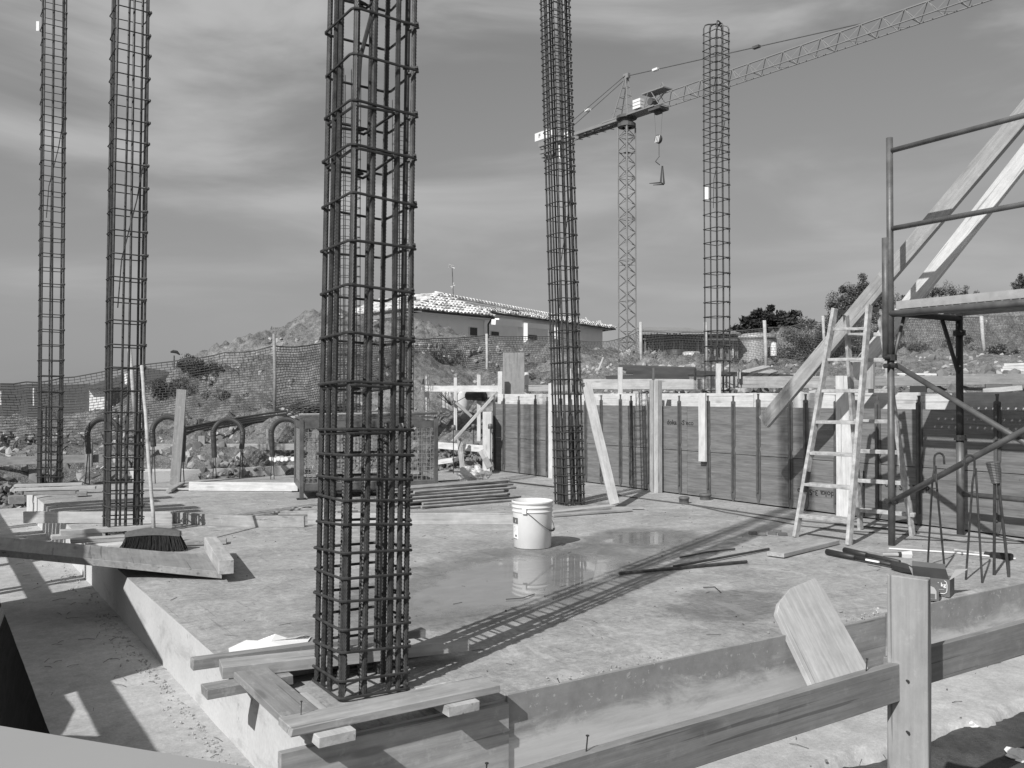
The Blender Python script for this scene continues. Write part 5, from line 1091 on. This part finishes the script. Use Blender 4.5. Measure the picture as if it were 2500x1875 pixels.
for (u0, u1, v, lab, mt) in ((2222, 2262, 951, 'dark gap block under the form board behind the scaffold', 'ink'), (2405, 2470, 946, 'dark block under the form board at right', 'wood_dark')): tplank(lab, 'block', None, D(u0, v, 11.4), D(u1, v, 11.3), Z_, .09, .08, M[mt], name='spacer_block')
tplank('pale offcut leaning under the form board at right', 'board', None, D(2400, 955, 10.9), D(2495, 947, 10.8), Z_, .06, .03, M['wood_light'], name='board')
# ================================================================ SAFETY NET FENCE
top = [(-120, 958, 13.6), (0, 936, 14), (60, 931, 14.2), (150, 920, 14.5), (250, 905, 14.7), (320, 893, 14.9), (545, 864, 15.3), (669, 845, 15.5), (790, 838, 17), (1003, 827, 20.5), (1188, 819, 22.9), (1350, 821, 23.8), (1480, 836, 24.3), (1560, 808, 24.6), (1700, 812, 24.2), (1868, 801, 23.3), (1950, 792, 23.2), (2012, 785, 23.2), (2200, 779, 24), (2400, 772, 25), (2700, 765, 24)]
bot = [(-120, 1090), (0, 1095), (60, 1090), (150, 1085), (250, 1080), (320, 1040), (545, 1008), (669, 1002), (790, 985), (1003, 955), (1188, 936), (1350, 925), (1480, 915), (1560, 905), (1700, 905), (1868, 900), (1950, 893), (2012, 888), (2200, 872), (2400, 866), (2700, 862)]
tp = [D(u, v, d) for u, v, d in top]; bp = [D(u, v, top[i][2]) for i, (u, v) in enumerate(bot)]
sn = empty('safety_net_fence', tp[7], 0, 'sagging plastic safety net strung on poles along the whole bank', 'net fence'); o_ = Vector(sn.location)
cum = [0]
for i in range(1, len(tp)): cum.append(cum[-1]+(tp[i]-tp[i-1]).length)
def npt(s, t):
    i = max(0, min(len(cum)-2, int(np.searchsorted(cum, s))-1)); k = (s-cum[i])/(cum[i+1]-cum[i]); k = max(0, min(1, k))
    a = tp[i].lerp(tp[i+1], k); b = bp[i].lerp(bp[i+1], k); p = a.lerp(b, t); sg = math.sin(k*math.pi); p.y += .12*fn(s, t*1.4, .9, 3)+.10*sg*math.sin(t*math.pi); p.z -= .03*sg*(1-t)-.025*fn(s, t, 1.7, 5); return p
mb = MB(); LN = cum[-1]; CW, CH = .085, .05; rows = 24; ncol = int(LN/CW); hseg = .17; nh = int(LN/hseg)
for r_ in range(rows+1):
    t_ = r_/rows; w2 = .0050 if r_ else .010; prev = None
    for i in range(nh+1):
        p = npt(i*hseg, t_)-o_; mb.v += [tuple(p-Z_*w2), tuple(p+Z_*w2)]; k = len(mb.v)
        if i: mb.f.append((k-4, k-2, k-1, k-3)); mb.m.append(0)
for i in range(ncol):
    s = i*CW
    for k0 in range(0, rows, 2):
        s2 = s+(CW/2 if (k0//2) % 2 else 0); p, q = npt(s2, k0/rows)-o_, npt(s2, (k0+2)/rows)-o_; w2 = .0042; n = len(mb.v)
        mb.v += [(p.x-w2, p.y, p.z), (p.x+w2, p.y, p.z), (q.x+w2, q.y, q.z), (q.x-w2, q.y, q.z)]; mb.f.append((n, n+1, n+2, n+3)); mb.m.append(0)
part('net', mb, M['net'], sn, 'stuff')
for (u0, v0, u1, v1, d, r_) in ((669, 815, 671, 1010, 15.4, .028), (1188, 815, 1187, 945, 22.8, .035), (1564, 786, 1568, 905, 24.5, .045), (1866, 782, 1870, 910, 23.2, .045), (2009, 771, 2016, 860, 23.1, .04), (2396, 772, 2406, 866, 24.9, .05), (316, 850, 330, 1012, 14.8, .035), (1722, 786, 1726, 905, 24.0, .045), (-90, 940, -88, 1095, 13.7, .03)):
    mb = MB(); a_, b_ = D(u1, v1+12, d)-o_, D(u0, v0, d)-o_; mb.tube([a_, a_.lerp(b_, .5)+Vector((R.uniform(-.02, .02), 0, 0)), b_], r_, 7); part('pole', mb, M['wood_light' if u0 > 1000 or u0 == 316 else 'wood_grey'], sn, smooth=True)
tplank('thin pale stick leaning on the net right of the dense cage', 'stick', None, D(1453, 923, 22.4), D(1473, 872, 22.6), (1, 0, 0), .04, .03, M['wood_light'], name='stick')
# ================================================================ THINGS BEHIND THE NET
pf = empty('paling_shelter', D(1680, 890, 27), 0, 'shelter of upright palings under a thin board roof behind the net', 'shelter'); o_ = Vector(pf.location)
for k in range(46):
    u = 1575+k*5.0; v0 = 812+R.uniform(0, 8)+(4 if u > 1660 else 0); 
    if R.random() < .12: continue
    mt = 'wood_light' if R.random() < .45 else 'wood_grey'; plank('paling', D(u, 880+R.uniform(0, 8), 27+R.uniform(-.2, .2))-o_, D(u+R.uniform(-1, 1), v0, 27)-o_, (1, 0, 0), .045, .03, M[mt], pf, bv=0)
plank('roof_board', D(1563, 804, 26.6)-o_, D(1697, 806, 26.8)-o_, (0, 1, .15), 1.2, .05, M['wood_grey'], pf); plank('roof_board', D(1690, 808, 27)-o_, D(1800, 812, 27)-o_, (0, 1, .15), .9, .04, M['wood_grey'], pf); plank('cross_rail', D(1570, 828, 26.7)-o_, D(1800, 829, 26.7)-o_, Z_, .06, .04, M['wood_dark'], pf)
mb = MB(); c = D(1690, 850, 27.5)-o_; mb.box(c, (1.55, 0, 0), (0, .06, 0), (0, 0, .42)); part('backing', mb, M['tarp'], pf)
c = D(1846, 862, 27.5); mb = MB(); mb.lathe([(0, .62), (.35, .60), (.56, .52), (.60, .42)]+[(.60+(.02 if k % 2 else 0), .42-k*.1) for k in range(12)]+[(.6, -.85)], 24, (0, 0, 0)); o = link('water_tank', mb.mesh('water_tank', M['galv_light'], True), loc=c); tag(o, 'large pale ribbed water tank behind the net', 'water tank')
mb = MB(); mb.lathe([(.34, .30), (.40, .18), (.40, .12), (.36, .10), (.36, -.05), (.28, -.3)], 16); c = D(1652, 880, 26.2); o = link('mixer_drum', mb.mesh('mixer_drum', M['darksteel'], True), loc=c); tag(o, 'dark cement mixer drum with pale rim behind the net', 'mixer'); mb = MB(); mb.lathe([(.42, .0), (.44, .05), (.42, .1)], 18); r2 = link('rim', mb.mesh('rim', M['whitepaint']), o)
mb = MB(); mb.lathe([(0, .3), (.24, .3), (.26, .2), (.26, -.3)], 14); o = link('barrel', mb.mesh('barrel', M['sack'], True), loc=D(1688, 885, 25.6)); tag(o, 'pale barrel beside the mixer drum', 'barrel')
mb = MB(); mb.lathe([(0, .2), (.07, .18), (.09, .05), (.09, -.2)], 10); o = link('canister', mb.mesh('canister', M['whitepaint'], True), loc=D(1889, 852, 25.5)); tag(o, 'small white canister behind the net right of the tank', 'canister')
# ---- vegetation
def tree(name, label, base, blobs, leaf, n, size, trunk=None, cat='tree', group=None, spike=0, alt=None):
    t = empty(name, base, 0, label, cat, group)
    mb = MB(); mb2 = MB(); tot = sum(b[3]**2*b[4] for b in blobs)
    for (bx, by, bz, br, bh) in blobs:
        k = int(n*br*br*bh/tot); gs = lambda k_: max(-.8, min(.8, R.gauss(0, k_)))
        sub = [(gs(.45)*br, gs(.45)*br*.8, gs(.42)*br*bh, R.uniform(.12, .30)*br) for _ in range(int(10+br*14))]
        for _ in range(k):
            sx, sy, sz, sr = R.choice(sub); v = Vector((R.gauss(0, 1), R.gauss(0, 1), R.gauss(0, 1))).normalized()*sr*R.uniform(.4, 1.15)
            p = Vector((bx+sx, by+sy, bz+sz))+v*Vector((1.2, 1, .8)).x; s = size*R.uniform(.6, 1.5); q = Vector((R.gauss(0, 1), R.gauss(0, 1), R.gauss(0, 1)+spike)).normalized(); r_ = q.orthogonal().normalized()*s*(.28 if spike else .5)
            (mb if not alt or R.random() < .75 else mb2).add([p-q*s*.5, p+r_, p+q*s*.6, p-r_], [(0, 1, 2, 3)])
    c = link('crown' if trunk else 'foliage', mb.mesh('crown', M[leaf]), t)
    if alt: link('crown' if trunk else 'foliage', mb2.mesh('crown', M[alt]), t)
    if trunk:
        mb = MB()
        mb.tube([Vector((0, 0, -.5)), Vector((0, 0, trunk*.5)), Vector((.05, 0, trunk))], .1, 7, rr=[.16, .12, .06])
        for (bx, by, bz, br, bh) in blobs:
            for _ in range(3): mb.tube([Vector((0, 0, trunk*.35)), Vector((bx*.5, by*.5, (bz+trunk*.35)*.5)), Vector((bx+R.gauss(0, .3)*br, by, bz+R.gauss(0, .3)*br))], .03, 5, rr=[.06, .04, .012])
        link('trunk', mb.mesh('trunk', M['bark']), t)
    return t
c = D(1866, 968, 45); gz = 2.3
tree('conifer', 'dark spreading conifer on the skyline behind the net', (c.x, c.y, gz), [(-1.3, 0, 1.8, 1.0, .45), (-.5, .1, 2.3, .95, .6), (-.1, 0, 2.85, .55, .9), (.6, 0, 2.45, 1.0, .6), (1.3, 0, 2.0, .95, .5), (0, 0, 1.6, 1.6, .4), (-1.9, 0, 1.55, .5, .4)], 'conifer', 22000, .20, 1.9, spike=.6)
c = D(2112, 968, 31); tree('tree', 'wispy bush-like tree behind the top of the leaning grey board', (c.x, c.y, 3.2), [(-.55, 0, 1.0, .8, 1.0), (-.05, 0, 1.45, .75, .9), (.55, 0, 1.1, .9, .8), (1.0, 0, 1.05, .6, .8), (.2, 0, .4, 1.2, .6)], 'leaf', 34000, .06, 1.4, spike=1.2, alt='leafl')
c = D(2290, 968, 33); tree('scrub_bush', 'pale feathery scrub above the scaffold deck', (c.x, c.y, 4.5), [(0, 0, .45, .6, .6), (.6, 0, .4, .5, .5), (-.5, 0, .3, .4, .5), (1.2, 0, .2, .5, .5)], 'leafl', 5600, .06, None, 'bush', spike=1.2, alt='leafl')
c = D(2500, 968, 33); tree('scrub_bush', 'dark scrub above the deck at the right frame edge', (c.x, c.y, 4.65), [(0, 0, .6, .5, .7), (.6, 0, .5, .6, .7)], 'leaf', 2600, .08, None, 'bush', spike=1.0)
HB = 'scrub bushes behind the net'
for k, (u, v, d, r_, h_, n_, lab, lf) in enumerate([(1815, 893, 25.5, .38, .45, 1200, 'low dark bush at the foot of the water tank', 'leaf'), (1925, 872, 26.5, .95, .85, 4200, 'dark bush behind the net left of the ladder', 'leaf'), (1990, 850, 26.5, 1.0, .95, 5200, 'tall dark bush behind the net at the ladder left stile', 'leaf'), (2070, 840, 26.5, 1.0, .95, 5200, 'dark bush seen between the ladder stiles', 'leaf'), (2150, 850, 26.5, .8, .9, 3600, 'dark bush behind the scaffold post', 'leaf'), (2225, 866, 25.6, .5, .7, 2200, 'round scrub bush right of the scaffold post', 'leaf'), (2330, 850, 26.5, .55, .9, 2200, 'dry pale scrub behind the dark knee brace', 'leafl'), (2430, 838, 27.5, .9, .8, 3600, 'dark scrub behind the net at right', 'leaf'), (2520, 830, 27.5, .9, .8, 3000, 'dark scrub behind the net at the right frame edge', 'leaf'), (2380, 800, 29.5, .9, .6, 2600, 'grey scrub on the crest under the scaffold deck', 'leafl'), (2480, 792, 29.5, .9, .6, 2600, 'grey scrub on the crest at the right frame edge', 'leaf'), (2440, 868, 22.5, .42, .5, 2200, 'small dark bush before the net at right', 'leaf'), (2225, 790, 30, .5, .8, 1500, 'scrub on the slope crest by the scaffold post', 'leaf')]):
    c = D(u, v, d); tree('scrub_bush', lab, (c.x, c.y, c.z-r_*.5), [(0, 0, r_*.5, r_, h_)], lf, int(n_*1.9), .055, None, 'bush', HB, spike=1.1, alt='leafl')
for k, (u, v, d, r_, n_, lab, lf) in enumerate([(480, 918, 19.0, .55, 2600, 'dark weeds crowning the mound at left'), (420, 945, 18.5, .5, 1500, 'weeds on the left shoulder of the mound'), (560, 945, 17.5, .5, 1500, 'weeds on the right shoulder of the mound'), (640, 960, 17.0, .35, 700, 'weeds beside the dark fence pole'), (1080, 915, 21.8, .5, 1400, 'weeds below the net beyond the guard rail'), (1310, 920, 21, .35, 700, 'weeds below the net behind the grey panel'), (1790, 905, 18.5, .3, 900, 'dark weeds behind the cage with hooked tops'), (1700, 905, 20, .35, 600, 'weeds below the mixer drum'), (30, 950, 30, 1.2, 1600, 'scrubby slope growth at the left frame edge'), (160, 965, 26, 1.3, 1800, 'scrubby growth behind the farthest left cage'), (780, 900, 19, .5, 1100, 'weeds on the bank behind the nearest cage')] if False else [(480, 918, 19.0, .55, 2600, 'dark weeds crowning the mound at left', 'leaf'), (420, 945, 18.5, .5, 1500, 'weeds on the left shoulder of the mound', 'leaf'), (560, 945, 17.5, .5, 1500, 'weeds on the right shoulder of the mound', 'leaf'), (1080, 915, 21.8, .5, 1400, 'weeds below the net beyond the guard rail', 'leaf'), (1310, 920, 21, .35, 700, 'weeds below the net behind the grey panel', 'leaf'), (1790, 905, 18.5, .3, 900, 'dark weeds behind the cage with hooked tops', 'leaf'), (30, 950, 30, 1.2, 1600, 'scrubby slope growth at the left frame edge', 'leaf'), (160, 965, 26, 1.3, 1800, 'scrubby growth behind the farthest left cage', 'leaf')]):
    c = D(u, v, d); z = hz(c.x, c.y); tree('weeds', lab, (c.x, c.y, z), [(0, 0, .1, r_, .4)], lf, int(n_*2.2), .038, None, 'weeds', spike=1.2)
# ================================================================ TOWER CRANE
MX, MY = 7.8, 61.0; J = Vector((.623, -.782, 0)); Kx = Vector((.782, .623, 0)); MZ = 19.35
cr = empty('tower_crane', (MX, MY, 2.0), 0, 'tall tower crane with latticed mast and jib behind the site', 'tower crane'); o_ = Vector((MX, MY, 2.0)); base = Vector((MX, MY, 0))
def ct(name, segs, r, mat='cranepaint', n=5, kind=None, cap=True):
    mb = MB()
    for s_ in segs: mb.tube([p-o_ for p in s_], r, n, cap)
    return part(name, mb, M[mat], cr, kind)
hw = .41; cs = [(-1, -1), (1, -1), (1, 1), (-1, 1)]
def mp_(c, z): return base+J*c[0]*hw+Kx*c[1]*hw+Z_*z
for c in cs: ct('mast_leg', [[mp_(c, 2.0), mp_(c, MZ)]], .058)
seg = []; z = 2.0; st = .93; k = 0
while z < MZ-.3:
    for i in range(4):
        a_, b_ = cs[i], cs[(i+1) % 4]
        seg.append([mp_(a_, z), mp_(b_, z)]) if k % 3 == 0 else None
        mid = (mp_(a_, z+st/2)+mp_(b_, z+st/2))/2
        p0 = mp_(b_ if i % 2 else a_, z); p1 = mp_(a_ if i % 2 else b_, z+st*.5); p2 = mp_(b_ if i % 2 else a_, z+st); seg.append([p0, p1]); seg.append([p1, p2])
    z += st; k += 1
ct('mast_lattice', seg, .030, kind='stuff', n=4)
mb = MB()
for z in (17.6, 10.0, 5.5): mb.add([mp_(cs[0], z)-o_, mp_(cs[1], z)-o_, mp_(cs[2], z)-o_], [(0, 1, 2)])
part('mast_platform', mb, M['cranedark'], cr)
mb = MB(); mb.lathe([(.35, 0), (.62, .05), (.62, .28), (.45, .32), (.45, .6), (.7, .62), (.7, .8)], 16, (base-o_)+Z_*(MZ)); part('slewing_ring', mb, M['cranedark'], cr)
JB, JT = 20.05, 20.85; jw = .42
def jp(L, s_, z): return base+J*L+Kx*s_+Z_*z
ct('jib_chord', [[jp(.6, -jw, JB), jp(33, -jw, JB)]], .04); ct('jib_chord', [[jp(.6, jw, JB), jp(33, jw, JB)]], .04); ct('jib_chord', [[jp(3.4, 0, JT), jp(33, 0, JT)]], .05)
seg = []; L = 1.0; k = 0
while L < 32.5:
    seg.append([jp(L, -jw, JB), jp(L+(.6 if k % 2 else 0), jw, JB)])
    if L > 3.2:
        for s_ in (-jw, jw): seg.append([jp(L, s_, JB), jp(L+.6, 0, JT)]); seg.append([jp(L+.6, 0, JT), jp(L+1.2, s_, JB)])
    L += 1.2; k += 1
ct('jib_lattice', seg, .026, kind='stuff', n=4)
for (La, s_) in ((3.4, 1), (3.4, -1)): ct('jib_strut', [[jp(1.6, s_*jw, JB), jp(La, 0, JT)]], .03)
mb = MB(); mb.box((base+J*.5+Z_*(JB+.02))-o_, J*2.4, Kx*.52, Z_*.05); part('walkway', mb, M['cranepaint'], cr)
mb = MB(); mb.box((base-J*4.6+Kx*.45+Z_*(JB-.1))-o_, J*4.1, Kx*.05, Z_*.10); mb.box((base-J*4.6-Kx*.45+Z_*(JB-.1))-o_, J*4.1, Kx*.05, Z_*.10); mb.box((base-J*3.2+Z_*(JB+.02))-o_, J*2.0, Kx*.38, Z_*.02); part('counter_jib', mb, M['cranepaint'], cr)
seg = [[jp(-.9-k*.8, .5, JB-.3), jp(-1.3-k*.8, -.5, JB-.3)] for k in range(10)]; ct('counter_jib_bracing', seg, .025, kind='stuff')
ap = base+Z_*22.9
for (L, s_) in ((-.95, .38), (-.95, -.38), (.45, .38), (.45, -.38)): ct('apex_leg', [[jp(L, s_, JB+.1), ap+Kx*s_*.25]], .04)
seg = []
for t_ in (.25, .5, .72):
    q = [jp(L, s_, JB+.1).lerp(ap+Kx*s_*.25, t_) for (L, s_) in ((-.95, .38), (-.95, -.38), (.45, -.38), (.45, .38))]; seg += [[q[i], q[(i+1) % 4]] for i in range(4)]
ct('apex_bracing', seg, .022, kind='stuff'); mb = MB(); mb.box(ap-o_, J*.22, Kx*.12, Z_*.16); part('apex_head', mb, M['cranepaint'], cr)
for s_ in (-.3, .3): ct('tie_bar', [[ap+Kx*s_*.5, jp(-8.0, s_, JB)]], .022, 'cranedark')
ct('tie_bar', [[ap, jp(17.6, 0, JT)]], .03, 'cranedark'); ct('jib_top_rail', [[jp(3.0, -.3, JT+.35), jp(1.2, -.3, JT+.15)]], .02)
for (L, a_) in ((-4.2, 1), (2.6, 2), (10, 2)): 
    p = ap.lerp(jp(-8.0 if a_ == 1 else 17.6, 0, JB if a_ == 1 else JT), .48 if a_ == 1 else (.15 if L < 5 else .6)); mb = MB(); mb.box(p-o_, J*.22, Kx*.12, Z_*.07); part('tie_joint', mb, M['whitepaint' if a_ == 1 or L < 5 else 'cranedark'], cr)
# cabinets, winch and its sheet roof
for k in range(3):
    mb = MB(); mb.box(base+J*1.45-Kx*.38+Z_*(JB+.26+k*.22)-o_, J*.34, Kx*.2, Z_*.085); part('cabinet', mb, M['whitepaint'], cr)
mb = MB(); mb.box(base+J*2.75+Z_*(JB+1.05)-o_, J*.95, Kx*.45, Z_*.04-J*.0); part('winch_roof', mb, M['cranepaint'], cr)
mb = MB(); mb.lathe([(0, -.3), (.24, -.3), (.24, .3), (0, .3)], 12); mb.v = [tuple(Vector((base+J*2.4+Z_*(JB+.45)-o_))+J*v[0]+Kx*v[2]+Z_*v[1]) for v in mb.v]; part('winch_drum', mb, M['cranedark'], cr)
ct('winch_frame', [[jp(1.9, -.4, JB), jp(2.3, -.4, JB+1.0)], [jp(3.3, -.4, JB), jp(2.6, -.4, JB+1.0)], [jp(1.9, .4, JB), jp(2.3, .4, JB+1.0)], [jp(3.3, .4, JB), jp(2.6, .4, JB+1.0)], [jp(3.6, 0, JT+.1), jp(3.2, 0, JT+.75)], [jp(3.2, 0, JT+.75), jp(2.9, 0, JT+.3)]], .028)
# rooftop aerial
ct('anemometer', [[jp(-1.6, .4, JB), jp(-1.6, .4, JB+1.1)], [jp(-1.9, .4, JB+.8), jp(-1.3, .4, JB+.9)], [jp(-1.8, .4, JB+.5), jp(-1.4, .4, JB+.6)]], .015)
# counterweights and sign
for k in range(4):
    mb = MB(); mb.box(base-J*(7.95-.1*(k % 2))+Z_*(JB+.05-.32*k)-o_, J*(.85-.06*k), Kx*.42, Z_*.125); part('counterweight', mb, M['cranepaint'], cr)
mb = MB(); mb.box(base-J*7.2+Z_*(JB-.45)-o_, J*.35, Kx*.4, Z_*.5); part('counterweight', mb, M['cranedark'], cr)
sg = base-J*8.05-Kx*.50+Z_*(JB+.60); mb = MB(); mb.box(sg-o_, J*1.05, Kx*.02, Z_*.30); o = part('sign', mb, M['whitepaint'], cr)
X = J; Y = Z_; Zv = X.cross(Y); me = textmesh('F', .42, M['ink'], sx=1.2); p = sg-J*.5-Kx*.03-o_; link('lettering', me, o, mat4=Matrix(((X.x, Y.x, Zv.x, p.x), (X.y, Y.y, Zv.y, p.y), (X.z, Y.z, Zv.z, p.z), (0, 0, 0, 1))))
mb = MB(); mb.box(base-J*5.6-Kx*.56+Z_*(JB+.02)-o_, J*.45, Kx*.02, Z_*.17); part('white_plate', mb, M['whitepaint'], cr)
# trolleys, hook block
for L in (2.87,):
    mb = MB(); mb.box(base+J*L+Z_*(JB-.15)-o_, J*.5, Kx*.45, Z_*.09); mb.box(base+J*L+Z_*(JB-.33)-o_, J*.25, Kx*.12, Z_*.12); part('trolley', mb, M['cranedark'], cr)
hk = base+J*2.87; 
for s_ in (-.35, .35): ct('hoist_rope', [[hk+J*s_+Z_*(JB-.3), hk+J*s_*.6+Z_*18.1]], .010, 'cranedark', 4)
mb = MB(); c = hk+Z_*17.95; mb.lathe([(0, -.1), (.26, -.1), (.26, .1), (0, .1)], 14); mb.v = [tuple(c-o_+J*v[0]+Kx*v[2]+Z_*v[1]*1.1) for v in mb.v]; hkb = part('hook_block', mb, M['cranedark'], cr)
for s_ in (-.13, 0, .13):
    mb = MB(); mb.box(c-Kx*.115+J*s_-o_, J*.032+Z_*.0, Kx*.006, Z_*.20+J*.06); link('stripe', mb.mesh('stripe', M['whitepaint']), hkb)
# hanging pallet fork: its own thing
fk = empty('pallet_fork', hk+Z_*16.3, 0, 'pallet fork hanging on a chain from the crane hook', 'pallet fork'); f0 = Vector(fk.location)
def fq(u, v): return P(u, v, hk, Vector((0, -1, 0)))-f0
mb = MB(); mb.tube([fq(1609, 343), fq(1609, 380)], .02, 5); mb.tube([fq(1610, 381), fq(1601, 393)], .028, 5); mb.tube([fq(1600, 394), fq(1611, 403)], .028, 5); part('chain', mb, M['darksteel'], fk)
mb = MB(); mb.tube([fq(1616, 405), fq(1613, 447)], .05, 5, rr=[.03, .07]); mb.tube([fq(1618, 405), fq(1621, 449)], .05, 5, rr=[.03, .07]); mb.tube([fq(1613, 446), fq(1621, 449)], .04, 5); part('frame', mb, M['darksteel'], fk)
for (u, v, u1, v1) in ((1613, 446, 1584, 450), (1621, 450, 1593, 454)):
    mb = MB(); mb.tube([fq(u, v), fq(u1, v1)+Vector((0, -.25, 0))], .03, 5, rr=[.05, .02]); part('tine', mb, M['darksteel'], fk)
# ================================================================ SITE GUARD BEYOND THE FRAME (left of the camera), WITH ADDED SHADOW CASTERS
sg_ = empty('site_guard', S(3, -1.5, -.45), TH, 'timber guard rail with added shade panels, unseen left of the slab', 'guard rail'); GM = (Matrix.Translation(S(3, -1.5, -.45)) @ Matrix.Rotation(TH, 4, 'Z')).inverted()
def gpl2(name, p, q, side, w_, t, mat='wood'): return plank(name, GM @ p, GM @ q, GM.to_3x3() @ side, w_, t, M[mat], sg_)
tan = math.tan(SUN_EL); kk = math.cos(TH*0)
# casting: a point at b=-1.5 and height h above the strip lands at b = -1.5 + h*.913/tan
hb_ = lambda b: (b+1.5)*tan/.913-.30
gpl2('rail_board', S(-1.3, -1.5, hb_(-.36)), S(9.5, -1.5, hb_(-.36)), Z_, (hb_(-.288)-hb_(-.437)), .027)
pts = [S(1.50, -1.5, -.45), S(1.50, -1.5, hb_(0)+.02), S(3.35, -1.5, hb_(0)+.32), S(3.86, -1.5, hb_(0)+.34), S(3.86, -1.5, -.45)]
pts = [GM @ p for p in pts]; mb = MB(); mb.prism(pts, (-.03, 0, 0)); link('shade_sheeting', mb.mesh('shade_sheeting', M['lacq']), sg_)  # unseen panel, its slanted top shaped by the shade it casts
pts = [S(-1.35, -1.5, -.6), S(-1.35, -1.5, hb_(-.52))]+[S(-1.2+k*.27, -1.5, hb_(-.54)+(.05 if k % 2 else -.03)+(.12 if k in (6, 7) else 0)) for k in range(10)]+[S(1.5, -1.5, hb_(-.5)), S(1.5, -1.5, -.6)]
pts = [GM @ p for p in pts]; mb = MB(); mb.prism(pts, (-.03, 0, 0)); link('shade_sheeting', mb.mesh('shade_sheeting', M['lacq']), sg_)  # second panel, added with a ragged top to shade the pit edge
for a, h in ((-.9, 1.2), (4.18, 1.5), (4.30, 1.1), (5.9, 1.3), (7.68, 1.5), (7.8, 1.2)): gpl2('post', S(a, -1.53, -.5), S(a, -1.53, h), A_, .07, .05)
dk = empty('shadow_deck', S(6, -2.2, 0), TH, 'unseen raised plank deck added left of the slab for its shadow', 'deck'); DM = (Matrix.Translation(S(6, -2.2, 0)) @ Matrix.Rotation(TH, 4, 'Z')).inverted(); zd = 1.85  # added out of view so its plank ends cast ragged shade
for k in range(6):
    a = 5.32+k*.27; plank('shadow_deck_board', DM @ S(a, -3.4, zd), DM @ S(a, -.98+R.uniform(-.25, .22), zd), (0, 1, 0), .24 if k % 2 else .2, .04, M['wood'], dk)
for a in (5.4, 6.7):
    for b in (-1.5, -3.2): plank('post', DM @ S(a, b, -.5), DM @ S(a, b, zd-.02), (1, 0, 0), .08, .08, M['wood'], dk)

# scraps in the damp soil at the lower right
for (u, v, s_, lab) in ((2372, 1776, .035, 'crumpled white paper scrap on the damp soil at lower right'), (2490, 1853, .045, 'white scrap at the right frame edge on the damp soil'), (1870, 1776, .02, 'tiny pale scrap on the ground under the rail')):
    c = G(u, v, -.33); vs = []
    n_a, n_b = 14, 7
    for j in range(n_b+1):
        for i in range(n_a):
            a = 2*math.pi*i/n_a; ph = math.pi*j/n_b; k = 1+.5*noise.noise(Vector((math.cos(a)*2+u, math.sin(a)*2, ph*2))); vs.append((math.cos(a)*math.sin(ph)*s_*1.5*k, math.sin(a)*math.sin(ph)*s_*k, (math.cos(ph)+.6)*s_*.5*k))
    mb = MB(); mb.add(vs, [(j*n_a+i, j*n_a+(i+1) % n_a, (j+1)*n_a+(i+1) % n_a, (j+1)*n_a+i) for j in range(n_b) for i in range(n_a)]); o = link('paper_scrap', mb.mesh('paper_scrap', M['paper']), loc=c, rotz=.5); tag(o, lab, 'paper')
